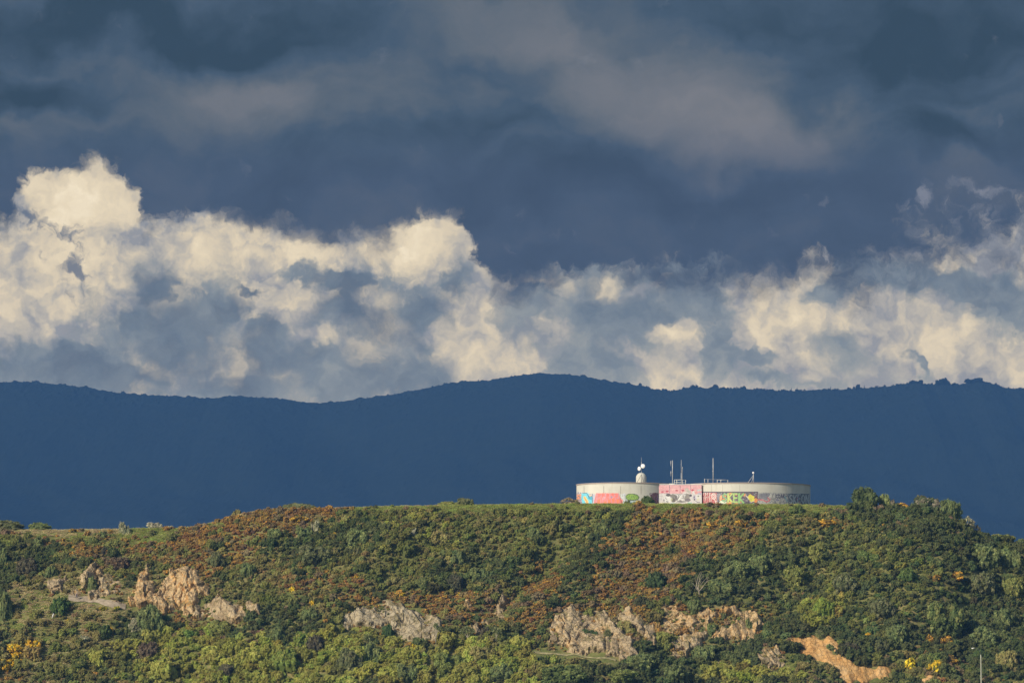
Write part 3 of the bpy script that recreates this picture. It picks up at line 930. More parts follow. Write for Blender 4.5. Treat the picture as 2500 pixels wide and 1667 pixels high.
# species: albedo, second albedo, share of the second, forms, height factor
SPC = {
    'G': ((0.200, 0.215, 0.060), (0.29, 0.29, 0.08), 0.30, 'MED', 1.0),
    'D': ((0.115, 0.140, 0.052), (0.17, 0.19, 0.065), 0.25, 'MED', 1.05),
    'L': ((0.31, 0.320, 0.065), (0.40, 0.39, 0.09), 0.3, 'MED', 1.0),
    'N': ((0.265, 0.245, 0.080), (0.34, 0.29, 0.11), 0.3, 'MED', 1.0),
    'O': ((0.310, 0.205, 0.075), (0.62, 0.37, 0.06), 0.19, 'SML', 0.95),
    'Y': ((0.26, 0.22, 0.05), (0.78, 0.55, 0.03), 0.70, 'SML', 0.95),
    'B': ((0.265, 0.200, 0.105), (0.34, 0.26, 0.13), 0.3, 'SML', 0.95),
    'T': ((0.50, 0.41, 0.20), (0.58, 0.48, 0.26), 0.4, 'TUF', 0.9),
    'H': ((0.29, 0.35, 0.075), (0.40, 0.41, 0.12), 0.3, 'TUF', 0.8),
    'P': ((0.38, 0.37, 0.23), (0.50, 0.47, 0.32), 0.5, 'SML', 1.0),
}
RAD = {'G': (1.0, 3.0), 'D': (1.1, 3.4), 'L': (1.3, 3.7), 'N': (1.0, 2.8), 'O': (0.7, 1.7), 'Y': (0.7, 1.2), 'B': (0.9, 2.2), 'T': (0.55, 0.95), 'H': (0.5, 0.9), 'P': (0.6, 1.1)}
# zones in photo pixels: centre, radii, rotation (degrees, positive = clockwise), species, weight
ZONES = [
    (2240, 1268, 190, 34, 8, 'D', 8.0), (2240, 1268, 190, 34, 8, 'B', 4.0), (640, 1252, 90, 12, -10, 'T', 5.0), (60, 1410, 120, 40, 0, 'N', 1.5), (30, 1605, 90, 36, -30, 'Y', 5.0),
    (600, 1295, 250, 62, -14, 'O', 2.6), (250, 1335, 140, 50, 0, 'O', 1.2), (500, 1350, 130, 70, -30, 'O', 1.3), (850, 1440, 260, 45, 12, 'O', 1.7), (1150, 1480, 190, 50, 0, 'O', 1.7),
    (1560, 1390, 260, 120, -35, 'O', 3.6), (1760, 1300, 220, 60, 5, 'O', 1.6), (2020, 1278, 80, 26, 10, 'O', 1.4), (1330, 1440, 60, 80, 0, 'O', 2.2), (2300, 1405, 90, 35, 0, 'O', 0.9),
    (2330, 1600, 90, 45, 0, 'O', 0.9), (690, 1258, 150, 22, 0, 'O', 1.5), (2210, 1262, 70, 40, 0, 'O', 1.5), (1620, 1500, 260, 30, 0, 'O', 1.2), (440, 1470, 120, 60, 20, 'O', 1.4), (40, 1640, 60, 40, -30, 'O', 1.6),
    (1560, 1390, 260, 120, -35, 'B', 1.8), (600, 1295, 250, 62, -14, 'B', 0.9), (1150, 1480, 190, 50, 0, 'B', 1.0), (1390, 1330, 50, 40, 0, 'B', 0.6), (480, 1600, 200, 80, 0, 'B', 0.9), (2330, 1620, 120, 60, 0, 'B', 0.8),
    (1060, 1330, 320, 110, 0, 'G', 1.9), (1380, 1285, 140, 60, 0, 'G', 1.5), (2150, 1400, 320, 150, 0, 'G', 2.4), (1060, 1330, 300, 100, 0, 'N', 1.4), (1900, 1330, 260, 90, 0, 'N', 1.3), (2150, 1400, 320, 150, 0, 'D', 1.3),
    (870, 1308, 90, 50, -10, 'D', 2.0), (1810, 1405, 190, 65, -12, 'D', 4.2), (2400, 1450, 150, 230, 0, 'D', 2.0), (70, 1375, 110, 50, 0, 'D', 1.8), (1465, 1330, 45, 110, 25, 'D', 3.0), (1380, 1440, 35, 80, 25, 'D', 3.0),
    (0, 1470, 28, 100, 0, 'D', 3.0), (1150, 1390, 120, 50, 0, 'D', 1.8), (700, 1540, 180, 50, 10, 'D', 1.6), (1560, 1620, 160, 60, 0, 'D', 1.6), (760, 1345, 120, 40, 0, 'D', 1.4), (2000, 1560, 160, 60, 0, 'D', 1.5),
    (330, 1530, 90, 50, 0, 'D', 1.5), (1780, 1600, 120, 60, 0, 'D', 1.8), (2300, 1560, 160, 60, 0, 'D', 1.6), (1000, 1620, 60, 70, 0, 'D', 1.5),
    (700, 1620, 300, 70, -10, 'L', 3.0), (1160, 1630, 320, 60, 0, 'L', 2.2), (480, 1610, 170, 80, 0, 'L', 2.4), (1830, 1650, 120, 30, 0, 'L', 1.6), (2010, 1480, 70, 50, -30, 'L', 1.7), (1050, 1300, 150, 60, 0, 'L', 0.7),
    (650, 1400, 150, 60, 0, 'N', 1.2), (1380, 1640, 200, 50, 0, 'N', 1.6), (2150, 1360, 120, 40, 0, 'L', 0.7), (900, 1330, 160, 50, 0, 'N', 1.0),
    (110, 1565, 200, 110, -20, 'T', 5.0), (170, 1460, 210, 60, 8, 'T', 5.0), (90, 1530, 150, 80, -20, 'H', 4.0), (120, 1560, 180, 90, -20, 'N', 2.5), (200, 1600, 120, 60, 0, 'G', 2.0), (200, 1303, 230, 18, 0, 'T', 4.0), (700, 1243, 170, 9, -2, 'T', 4.5), (1405, 1603, 110, 16, 6, 'T', 4.0), (320, 1375, 90, 30, 0, 'T', 1.6),
    (1300, 1470, 40, 60, 20, 'T', 0.9), (1900, 1470, 70, 30, 0, 'T', 0.8), (300, 1470, 60, 20, 10, 'T', 2.5),
    (360, 1312, 130, 32, -6, 'H', 6.0), (90, 1490, 100, 60, 0, 'H', 2.4), (250, 1350, 260, 40, 0, 'H', 1.2), (1600, 1240, 480, 15, 0, 'H', 9.0), (1080, 1242, 240, 12, -1, 'H', 7.0), (540, 1272, 40, 22, -30, 'H', 4.0), (1960, 1250, 130, 16, 0, 'H', 2.5),
    (1440, 1615, 90, 12, 6, 'H', 3.0), (100, 1318, 160, 20, 0, 'H', 3.0), (1950, 1640, 100, 30, 0, 'H', 1.5),
]
KEYS = list(SPC)
ZC = [(z[0], z[1], z[2], z[3], math.cos(R(z[4])), math.sin(R(z[4])), KEYS.index(z[5]), z[6]) for z in ZONES]


def zone_weights(px, py):
    w = np.zeros((len(px), len(KEYS)))
    w[:, KEYS.index('G')] = 0.55
    w[:, KEYS.index('N')] = 0.55
    w[:, KEYS.index('D')] = 0.28
    w[:, KEYS.index('B')] = 0.32
    w[:, KEYS.index('P')] = 0.03
    w[:, KEYS.index('O')] = 0.20
    w[:, KEYS.index('Y')] = 0.012
    for (cx, cy, rx, ry, c, s, k, wt) in ZC:
        dx, dy = px - cx, py - cy
        u, v = (dx * c + dy * s) / rx, (-dx * s + dy * c) / ry
        w[:, k] += wt * (1.7 if KEYS[k] == 'O' else 1.0) * np.exp(-1.6 * (u * u + v * v) ** 1.5)
    return w


PLACED = []          # (x, y, r)
CELL = {}


def near(x, y, r, f):
    cx, cy = int(x // 4), int(y // 4)
    k = int((r + 8) // 4) + 1
    for i in range(cx - k, cx + k + 1):
        for j in range(cy - k, cy + k + 1):
            for (a, b, c) in CELL.get((i, j), ()):
                if (a - x) ** 2 + (b - y) ** 2 < (f * (r + c)) ** 2:
                    return True
    return False


def put(x, y, r):
    CELL.setdefault((int(x // 4), int(y // 4)), []).append((x, y, r))


# ------------------------------------------------------------------ plants one can tell apart
CHEST = 'category'


def set_tint(o, t1, t2, mf):
    k = 1.65 if max(t1) < 0.2 else 1.2
    o['tint'] = [float(c) * k for c in t1]
    o['tint2'] = [float(c) * min(k, 0.8 / max(t2)) for c in t2]
    o['mixf'] = float(mf)


_ri = random.Random(3)


def plant(px, py, w, h, sp, name, label, cat, group=None, form=None, tints=None):
    """px,py centre and w,h size in the photograph"""
    base = hit(px, py + h * 0.30)
    r = w / 2 * base.y / F * 1.08
    hh = h * base.y / F * 0.92
    t1, t2, mf, fm, _ = SPC[sp]
    if tints:
        t1, t2, mf = tints
    lst = form if form else (BIG if w > 36 else MED if w > 20 else SML)
    me = _ri.choice(lst)
    o = link(name, me)
    o.location = (base.x, base.y, base.z - 0.12 * hh)
    o.scale = (r, r * 0.95, hh * 1.02)
    o.rotation_euler = (0, 0, _ri.uniform(-0.6, 0.6) + (_ri.choice([0, math.pi]) if lst is not LONG else 0))
    set_tint(o, t1, t2, mf)
    tag(o, label, cat, group)
    put(base.x, base.y, r * 0.8)
    return o


def crest_plant(px, base_py, w, h, sp, name, label, cat, back=4.0, **kw):
    """a plant standing on the flat top just behind the crest"""
    X = float(raydir(px, base_py)[0] * (YC0 + back))
    z = float(terr(X, YC0 + back))
    s = (YC0 + back) / F
    t1, t2, mf, fm, _ = SPC[sp]
    if kw.get('tints'):
        t1, t2, mf = kw['tints']
    lst = kw.get('form') or (BIG if w > 30 else MED)
    o = link(name, _ri.choice(lst))
    o.location = (X, YC0 + back, z - 0.1)
    o.scale = (w / 2 * s * 1.12, w / 2 * s * kw.get('dep', 0.8), h * s * 1.0)
    o.rotation_euler = (0, 0, kw.get('rz', _ri.uniform(-.5, .5)))
    set_tint(o, t1, t2, mf)
    tag(o, label, cat, kw.get('group'))
    return o


PALE = ((0.30, 0.29, 0.19), (0.45, 0.42, 0.30), 0.5)
PALEG = ((0.17, 0.175, 0.10), (0.30, 0.28, 0.18), 0.45)
ORANGE = ((0.20, 0.14, 0.04), (0.62, 0.38, 0.04), 0.5)
GREYG = ((0.105, 0.115, 0.048), (0.15, 0.15, 0.07), 0.35)
BRIGHTL = ((0.20, 0.25, 0.03), (0.28, 0.32, 0.05), 0.4)
PURP = ((0.080, 0.074, 0.044), (0.12, 0.105, 0.06), 0.3)

CR = [
    (18, 1292, 90, 30, 'D', 'windswept_tree', 'dark flat-topped windswept tree on the crest at the far left', 'tree', 3, dict(tints=GREYG)),
    (95, 1292, 62, 23, 'D', 'shrub', 'dark dome-shaped shrub on the left crest, right of the flat-topped windswept tree', 'shrub', 2, {}),
    (372, 1290, 44, 21, 'P', 'shrub', 'pale cream bushy shrub standing against the blue mountain on the low left crest', 'shrub', 2, dict(tints=PALE)),
    (414, 1290, 24, 9, 'P', 'shrub', 'low pale tuft of shrub just right of the cream shrub on the left crest', 'shrub', 2, dict(tints=PALE)),
    (575, 1259, 24, 19, 'N', 'shrub', 'small twiggy olive shrub where the crest steps up to the higher ground', 'shrub', 3, {}),
    (724, 1242, 100, 21, 'G', 'hedge', 'long low grey-green hedge on the crest above the orange gorse', 'hedge', 5, dict(form=LONG, rz=0.0, dep=0.3, tints=GREYG)),
    (1108, 1236, 78, 17, 'G', 'shrub', 'long low green shrub on the crest left of the water tanks', 'shrub', 4, dict(form=LONG, rz=0.0, dep=0.3)),
    (1133, 1235, 44, 24, 'G', 'shrub', 'dark domed shrub at the right end of the long low crest shrub', 'shrub', 2, dict(tints=GREYG)),
    (1393, 1234, 46, 21, 'N', 'shrub', 'brown-green twiggy shrub on the crest beside the left end of the tanks', 'shrub', 5, dict(tints=((0.15, 0.13, 0.06), (0.24, 0.19, 0.11), .5), form=AIR)),
    (1580, 1235, 36, 27, 'D', 'shrub', 'dark green shrub growing up in front of the left tank beside the pump house', 'shrub', 4, dict(tints=((0.06, 0.085, 0.03), (0.09, 0.11, 0.04), .4))),
    (1531, 1235, 18, 15, 'D', 'shrub', 'small dark shrub at the foot of the left tank below the lime green graffiti', 'shrub', 3, {}),
    (1551, 1237, 22, 9, 'Y', 'gorse_bush', 'tiny yellow tinged bush between the two dark shrubs under the left tank', 'gorse', 2, dict(tints=((0.14, 0.14, 0.04), (0.4, 0.32, 0.04), .25))),
    (2110, 1256, 84, 62, 'D', 'tree', 'tall dark domed tree on the crest, first right of the tanks', 'tree', 1, dict(tints=((0.06, 0.08, 0.03), (0.09, 0.11, 0.04), .35), dep=0.7)),
    (2160, 1258, 38, 46, 'D', 'tree', 'narrow very dark tree tucked against the right side of the tall domed crest tree', 'tree', 3, dict(dep=0.6)),
    (2174, 1252, 30, 28, 'B', 'shrub', 'small grey-brown shrub behind the gap between the two big crest trees', 'shrub', 9, dict(tints=((0.13, 0.12, 0.08), (0.18, 0.16, 0.11), .4))),
    (2202, 1252, 40, 23, 'O', 'gorse_bush', 'orange-brown gorse bush on the crest between the two big crest trees', 'gorse', 4, dict(tints=ORANGE)),
    (2255, 1268, 92, 50, 'D', 'tree', 'broad crest tree with a pale twiggy top, second big tree right of the tanks', 'tree', 2, dict(tints=((0.075, 0.09, 0.04), (0.17, 0.15, 0.10), .3), dep=.7)),
    (2318, 1290, 64, 58, 'D', 'tree', 'dark tree sloping down the right shoulder of the crest', 'tree', 0, dict(dep=.7)),
    (2367, 1310, 30, 38, 'P', 'shrub', 'pale feathery shrub low on the right shoulder of the crest', 'shrub', 0, dict(tints=PALEG, form=AIR)),
    (2388, 1312, 16, 28, 'B', 'shrub', 'small dark twiggy shrub on the skyline right of the pale feathery shrub', 'shrub', 1, dict(form=AIR, tints=PURP)),
    (2440, 1330, 70, 22, 'G', 'shrub', 'low green shrub on the skyline near the right edge', 'shrub', 1, {}),
    (2500, 1346, 60, 24, 'D', 'shrub', 'dark shrub on the skyline cut by the right edge', 'shrub', 1, {}),
]
for (px, py, w, h, sp, nm, lab, cat, back, kw) in CR:
    crest_plant(px, py, w, h, sp, nm, lab, cat, back, **kw)

YEL = ((0.17, 0.15, 0.03), (0.72, 0.50, 0.02), 0.8)
PL = [
    # px, py, w, h, species, name, label, category, tints, form
    (303, 1291, 34, 36, 'P', 'shrub', 'upright silver-grey shrub poking above the low left crest', 'shrub', PALEG, MED),
    (249, 1306, 28, 22, 'D', 'shrub', 'dark green shrub just left of the silver-grey crest shrub', 'shrub', None, None),
    (100, 1325, 34, 34, 'D', 'shrub', 'dark green shrub on the grassy slope under the left crest', 'shrub', None, None),
    (72, 1382, 64, 54, 'D', 'shrub', 'broad very dark shrub on the left slope above the tan rock slab', 'shrub', PURP, None),
    (122, 1396, 32, 34, 'D', 'shrub', 'round dark green shrub right of the broad very dark one', 'shrub', None, None),
    (5, 1360, 30, 40, 'D', 'shrub', 'dark shrub cut by the left edge, upper of the two there', 'shrub', None, None),
    (2, 1475, 56, 110, 'D', 'tree', 'tall shadowy tree cut by the left edge', 'tree', None, None),
    (252, 1345, 24, 24, 'B', 'shrub', 'dull brown shrub beneath the bright green grass of the left slope', 'shrub', PURP, None),
    (290, 1375, 66, 40, 'B', 'shrub', 'wide brown shrub mound left above the tall orange rock face', 'shrub', ((.10, .075, .045), (.15, .10, .05), .3), None),
    (530, 1364, 58, 44, 'D', 'shrub', 'rounded grey-green shrub standing alone in the orange gorse', 'shrub', GREYG, None),
    (604, 1392, 44, 44, 'D', 'shrub', 'dark shrub in the gorse right below the rounded grey-green one', 'shrub', None, None),
    (228, 1428, 34, 40, 'D', 'shrub', 'dark shrub growing between two rock outcrops above the track', 'shrub', None, None),
    (150, 1477, 52, 46, 'G', 'shrub', 'dark green shrub alone on the tan grass below the track', 'shrub', ((.05, .085, .025), (.09, .13, .035), .4), None),
    (251, 1486, 22, 12, 'Y', 'gorse_bush', 'yellow gorse clump just below the track, left of a pair', 'gorse', ((.2, .2, .03), (.55, .48, .03), .5), None),
    (284, 1486, 22, 12, 'Y', 'gorse_bush', 'yellow gorse clump just below the track, right of a pair', 'gorse', ((.2, .2, .03), (.55, .48, .03), .5), None),
    (270, 1535, 16, 18, 'Y', 'gorse_bush', 'bright yellow gorse bush between green trees left of the pale cream bush', 'gorse', YEL, None),
    (40, 1582, 44, 26, 'Y', 'gorse_bush', 'yellow gorse bush in the lower left corner, third from the corner', 'gorse', YEL, None),
    (76, 1574, 46, 30, 'Y', 'gorse_bush', 'yellow gorse bush in the lower left corner, farthest right of the row', 'gorse', YEL, None),
    (37, 1603, 26, 20, 'Y', 'gorse_bush', 'small yellow gorse bush in the middle of the lower left row', 'gorse', YEL, None),
    (13, 1621, 40, 32, 'Y', 'gorse_bush', 'yellow gorse bush against the left edge at the bottom', 'gorse', YEL, None),
    (168, 1514, 20, 16, 'Y', 'gorse_bush', 'faint yellow gorse bush on the tan grass, below and right of the white post', 'gorse', ((.2, .17, .05), (.5, .36, .03), .4), None),
    (365, 1508, 78, 74, 'D', 'tree', 'big dark green tree rooted below the tall orange rock face', 'tree', None, None),
    (331, 1524, 56, 40, 'P', 'shrub', 'cream blossomed bush at the left foot of the big dark green tree', 'shrub', PALEG, None),
    (205, 1560, 34, 20, 'P', 'shrub', 'low straggly pale bush on the lower left slope', 'shrub', PALEG, None),
    (408, 1540, 42, 32, 'L', 'tree', 'light green tree right beside the big dark green tree', 'tree', None, None),
    (460, 1548, 34, 26, 'L', 'tree', 'fresh green small tree under the trailing low rocks', 'tree', ((.10, .17, .04), (.15, .22, .05), .4), None),
    (357, 1584, 60, 50, 'B', 'shrub', 'big brown leafless shrub at lower left amid green trees', 'shrub', ((.11, .085, .055), (.15, .115, .07), .4), None),
    (400, 1630, 86, 66, 'L', 'tree', 'lumpy yellow-green tree at the bottom, below the big brown shrub', 'tree', None, None),
    (243, 1602, 54, 46, 'L', 'tree', 'light green tree left of the big brown shrub', 'tree', None, None),
    (547, 1656, 42, 30, 'L', 'tree', 'brightest yellow-green tree at the bottom edge', 'tree', BRIGHTL, None),
    (515, 1592, 62, 44, 'L', 'tree', 'yellow-green tree with a lumpy crown right of the fresh green small tree', 'tree', None, None),
    (553, 1634, 54, 40, 'B', 'shrub', 'dark brown bush behind the brightest yellow-green tree', 'shrub', PURP, None),
    (427, 1660, 52, 22, 'N', 'shrub', 'olive shrub at the bottom edge left of the brightest yellow-green tree', 'shrub', None, None),
    (545, 1532, 70, 44, 'G', 'tree', 'mid green tree just under the right end of the trailing low rocks', 'tree', None, None),
    (610, 1598, 70, 50, 'L', 'tree', 'wide yellow-green tree near the bottom, right of the lumpy-crowned one', 'tree', None, None),
    (675, 1548, 62, 46, 'D', 'tree', 'dark green tree under the left tip of the grey crumbling rock face', 'tree', None, None),
    (700, 1610, 92, 74, 'L', 'tree', 'largest yellow-green tree at the bottom, left of the grey-green one', 'tree', ((.13, .165, .035), (.18, .20, .045), .35), None),
    (770, 1567, 48, 42, 'B', 'shrub', 'dull purple-brown shrub above and left of the big grey-green tree', 'shrub', PURP, None),
    (757, 1497, 50, 38, 'D', 'shrub', 'dark green shrub left of the grey crumbling rock face', 'shrub', None, None),
    (850, 1606, 76, 66, 'D', 'tree', 'big grey-green tree near the bottom centre left', 'tree', GREYG, None),
    (905, 1592, 54, 68, 'D', 'tree', 'dark tree leaning against the big grey-green tree on its right', 'tree', None, None),
    (947, 1540, 40, 40, 'G', 'shrub', 'green shrub in front of the grey crumbling rock face', 'shrub', ((.05, .085, .03), (.08, .12, .04), .3), None),
    (726, 1630, 14, 17, 'Y', 'gorse_bush', 'small yellow gorse bush at the bottom, left one of two close together', 'gorse', YEL, None),
    (745, 1631, 13, 14, 'Y', 'gorse_bush', 'small yellow gorse bush at the bottom, right one of two close together', 'gorse', YEL, None),
    (1005, 1585, 28, 26, 'Y', 'gorse_bush', 'single yellow gorse bush below the grey crumbling rock face', 'gorse', ((.2, .17, .03), (.60, .45, .03), .6), None),
    (729, 1267, 50, 18, 'O', 'gorse_bush', 'deep orange gorse bush under the crest hedge', 'gorse', ORANGE, MED),
    (671, 1302, 48, 34, 'D', 'shrub', 'dark green shrub in the upper gorse, left of two', 'shrub', None, None),
    (737, 1300, 50, 34, 'D', 'shrub', 'dark green shrub in the upper gorse, right of two', 'shrub', None, None),
    (769, 1285, 28, 34, 'P', 'shrub', 'pale grey-green shrub right above the two dark shrubs in the upper gorse', 'shrub', PALEG, None),
    (813, 1306, 20, 14, 'Y', 'gorse_bush', 'bright yellow gorse bush high on the slope below the hedge', 'gorse', YEL, None),
    (866, 1308, 84, 48, 'D', 'shrub', 'broad dark green thicket right of the highest yellow gorse bush', 'shrub', None, None),
    (760, 1350, 90, 50, 'D', 'shrub', 'broad dark shrub mid slope beneath the two dark shrubs in the upper gorse', 'shrub', GREYG, None),
    (714, 1437, 18, 18, 'Y', 'gorse_bush', 'yellow gorse bush mid slope, farthest left of the single ones', 'gorse', YEL, None),
    (762, 1469, 15, 14, 'Y', 'gorse_bush', 'yellow gorse bush mid slope, below and right of the farthest left one', 'gorse', YEL, None),
    (871, 1409, 16, 10, 'Y', 'gorse_bush', 'flat little yellow gorse bush in the middle of the green slope', 'gorse', YEL, None),
    (985, 1451, 20, 10, 'Y', 'gorse_bush', 'flat yellow gorse bush right above the grey crumbling rock face', 'gorse', YEL, None),
    (1118, 1451, 12, 12, 'Y', 'gorse_bush', 'small yellow gorse bush beneath the dull purple-green dome', 'gorse', YEL, None),
    (1010, 1299, 12, 20, 'P', 'shrub', 'tiny cream flowering shrub in the upper green slope', 'shrub', PALE, None),
    (1111, 1420, 60, 50, 'D', 'shrub', 'large dull purple-green dome shrub on the middle slope', 'shrub', ((.065, .07, .04), (.10, .095, .055), .3), None),
    (1165, 1402, 54, 44, 'D', 'shrub', 'dark green dome shrub right of the purple-green dome', 'shrub', None, None),
    (1030, 1423, 38, 36, 'D', 'shrub', 'dark green shrub left of the purple-green dome', 'shrub', None, None),
    (1112, 1360, 32, 38, 'D', 'shrub', 'narrow dark shrub above the purple-green dome', 'shrub', None, None),
    (1070, 1310, 60, 40, 'N', 'shrub', 'olive rounded shrub right of the tiny cream flowering shrub', 'shrub', None, None),
    (985, 1335, 60, 44, 'L', 'shrub', 'yellowish olive shrub below the tiny cream flowering shrub', 'shrub', ((.11, .125, .035), (.15, .16, .05), .3), None),
    (1185, 1541, 26, 30, 'D', 'shrub', 'small round blackish shrub between the two cabbage trees', 'shrub', PURP, None),
    (1092, 1622, 96, 74, 'N', 'tree', 'round olive tree at the bottom, below the pale-trunked cabbage tree', 'tree', ((.115, .135, .035), (.15, .17, .05), .3), None),
    (1168, 1594, 70, 44, 'N', 'tree', 'olive tree right behind the round olive tree', 'tree', None, None),
    (990, 1640, 60, 50, 'D', 'tree', 'dark green tree at the bottom, left of the round olive tree', 'tree', None, None),
    (1225, 1640, 66, 52, 'D', 'tree', 'dark leafy tree at the bottom between the round olive tree and the widest spreading one', 'tree', None, None),
    (1380, 1645, 150, 64, 'G', 'tree', 'widest spreading green tree at the bottom, under the grassy path', 'tree', ((.075, .10, .03), (.11, .13, .04), .3), None),
    (1467, 1290, 48, 36, 'D', 'shrub', 'dark shrub at the head of the gully, under the left tank', 'shrub', None, None),
    (1603, 1413, 56, 44, 'D', 'shrub', 'dark bluish green shrub alone in the middle of the brown gorse', 'shrub', ((.05, .075, .03), (.075, .10, .04), .3), None),
    (1567, 1468, 44, 34, 'D', 'shrub', 'smooth dark olive dome shrub above the widest rock band', 'shrub', ((.06, .065, .03), (.08, .08, .035), .3), None),
    (1440, 1545, 50, 28, 'G', 'shrub', 'green shrub growing on the craggy left cliff', 'shrub', ((.055, .08, .03), (.09, .12, .04), .3), None),
    (1434, 1494, 24, 24, 'G', 'shrub', 'little green shrub on top of the craggy left cliff', 'shrub', None, None),
    (1380, 1540, 36, 18, 'B', 'shrub', 'brown creeping shrub on the left shelf of the craggy cliff', 'shrub', None, None),
    (1524, 1530, 36, 34, 'N', 'shrub', 'olive brown shrub between the craggy cliff and the slanting rib', 'shrub', None, None),
    (1594, 1504, 56, 32, 'N', 'shrub', 'olive shrub sitting between the slanting rib and the golden ledge', 'shrub', ((.11, .10, .035), (.18, .15, .05), .3), None),
    (1611, 1537, 32, 36, 'O', 'shrub', 'brown orange shrub hanging left of the rounded rock bulge', 'shrub', None, MED),
    (1660, 1541, 38, 22, 'O', 'shrub', 'rusty low shrub on top of the rounded rock bulge', 'shrub', None, MED),
    (1738, 1540, 30, 34, 'D', 'shrub', 'dark green shrub between the rock bulge and the curved orange rimmed rock', 'shrub', None, None),
    (1765, 1504, 20, 18, 'D', 'shrub', 'small round dark shrub above the curved orange rimmed rock', 'shrub', None, None),
    (1790, 1522, 18, 20, 'G', 'shrub', 'small green shrub at the left rim of the curved orange rimmed rock', 'shrub', None, None),
    (1829, 1529, 24, 38, 'D', 'shrub', 'dark upright shrub inside the curve of the orange rimmed rock', 'shrub', None, None),
    (1692, 1480, 46, 44, 'D', 'shrub', 'dark evergreen with drooping foliage at the lip of the golden ledge', 'shrub', None, None),
    (1800, 1390, 90, 54, 'D', 'tree', 'broad dark tree up the slope right of the bare dead tree', 'tree', None, None),
    (1862, 1372, 70, 52, 'D', 'tree', 'dark tree at the upper right of the broad dark thicket', 'tree', None, None),
    (1760, 1430, 70, 46, 'D', 'tree', 'dark tree directly right below the bare dead tree', 'tree', None, None),
    (1567, 1612, 80, 44, 'D', 'tree', 'dark green tree under the pointed foot of the craggy cliff', 'tree', None, None),
    (1520, 1650, 100, 44, 'L', 'tree', 'yellowish green tree at the bottom, right of the widest spreading one', 'tree', ((.11, .135, .035), (.15, .17, .05), .3), None),
    (1722, 1592, 66, 46, 'D', 'tree', 'dark green tree under the rounded rock bulge', 'tree', None, None),
    (1640, 1640, 90, 50, 'D', 'tree', 'deep green tree at the bottom below the rounded rock bulge', 'tree', None, None),
    (1815, 1652, 54, 30, 'L', 'tree', 'bright yellow-green small tree at the bottom, left of the clay slip', 'tree', BRIGHTL, None),
    (1698, 1347, 36, 14, 'O', 'gorse_bush', 'golden orange gorse patch in the middle of the brown gorse slope', 'gorse', ORANGE, MED),
    (1814, 1280, 42, 20, 'O', 'gorse_bush', 'orange gorse bush below the green and yellow graffiti', 'gorse', ORANGE, MED),
    (1738, 1283, 36, 18, 'O', 'gorse_bush', 'orange gorse bush below the red graffiti of the right tank', 'gorse', ORANGE, MED),
    (1826, 1322, 18, 13, 'Y', 'gorse_bush', 'greenish yellow bush right of the golden orange gorse patch', 'gorse', ((.2, .2, .03), (.5, .45, .03), .5), None),
    (1304, 1434, 20, 14, 'Y', 'gorse_bush', 'yellow gorse bush at the bottom of the gully', 'gorse', YEL, None),
    (1558, 1262, 20, 18, 'Y', 'gorse_bush', 'yellow-orange bush just below the dark shrub beside the pump house', 'gorse', ((.2, .17, .03), (.5, .38, .03), .45), None),
    (2020, 1277, 56, 22, 'O', 'gorse_bush', 'orange gorse bush below the right end of the right tank', 'gorse', ORANGE, MED),
    (2271, 1558, 26, 20, 'O', 'gorse_bush', 'orange gorse bush on the lower right slope, left of a pair', 'gorse', ORANGE, MED),
    (2306, 1562, 34, 20, 'O', 'gorse_bush', 'orange gorse bush on the lower right slope, right of a pair', 'gorse', ORANGE, MED),
    (2283, 1411, 32, 20, 'O', 'gorse_bush', 'orange gorse bush mid right slope, left of a pair', 'gorse', ORANGE, MED),
    (2329, 1405, 46, 22, 'O', 'gorse_bush', 'orange gorse bush mid right slope, right of a pair', 'gorse', ((.18, .13, .03), (.48, .28, .03), .45), MED),
    (2126, 1553, 28, 20, 'Y', 'gorse_bush', 'bright yellow gorse bush above the end of the clay slip', 'gorse', YEL, None),
    (2229, 1622, 46, 38, 'Y', 'gorse_bush', 'largest bright yellow gorse bush at the lower right', 'gorse', ((.22, .19, .02), (.75, .56, .02), .85), MED),
    (2281, 1627, 42, 34, 'Y', 'gorse_bush', 'bright yellow gorse bush right of the largest one', 'gorse', ((.22, .19, .02), (.75, .56, .02), .85), MED),
    (2320, 1632, 16, 17, 'Y', 'gorse_bush', 'small bright yellow gorse bush nearest the lamp pole', 'gorse', YEL, None),
    (2332, 1614, 30, 14, 'Y', 'gorse_bush', 'mustard yellow gorse bush above the small bright one near the lamp', 'gorse', ((.2, .14, .03), (.5, .33, .03), .5), None),
    (2300, 1505, 104, 88, 'G', 'tree', 'largest spreading tree on the right slope, yellow-green top', 'tree', ((.085, .11, .035), (.15, .16, .05), .4), None),
    (2012, 1482, 56, 56, 'L', 'shrub', 'yellow-green shrub patch on the slope above the clay slip', 'shrub', ((.13, .17, .03), (.2, .23, .04), .4), None),
    (2120, 1356, 64, 36, 'N', 'shrub', 'olive flat-topped mound under the tall domed crest tree', 'shrub', ((.095, .13, .035), (.14, .17, .05), .4), None),
    (2215, 1402, 64, 42, 'G', 'tree', 'green domed tree left of the mid slope orange gorse pair', 'tree', ((.07, .105, .03), (.12, .16, .04), .4), None),
    (2400, 1350, 88, 60, 'D', 'tree', 'dark green tree below the pale feathery skyline shrub', 'tree', None, None),
    (2470, 1360, 60, 60, 'D', 'tree', 'dark green tree near the right edge under the skyline', 'tree', None, None),
    (2400, 1420, 80, 60, 'D', 'tree', 'dark grey-green tree on the far right slope, above the largest spreading tree', 'tree', GREYG, None),
    (2475, 1430, 60, 54, 'G', 'tree', 'mid green tree at the right edge, half way down the slope', 'tree', None, None),
    (2400, 1555, 90, 56, 'D', 'tree', 'dark spreading tree right behind the street lamp head', 'tree', None, None),
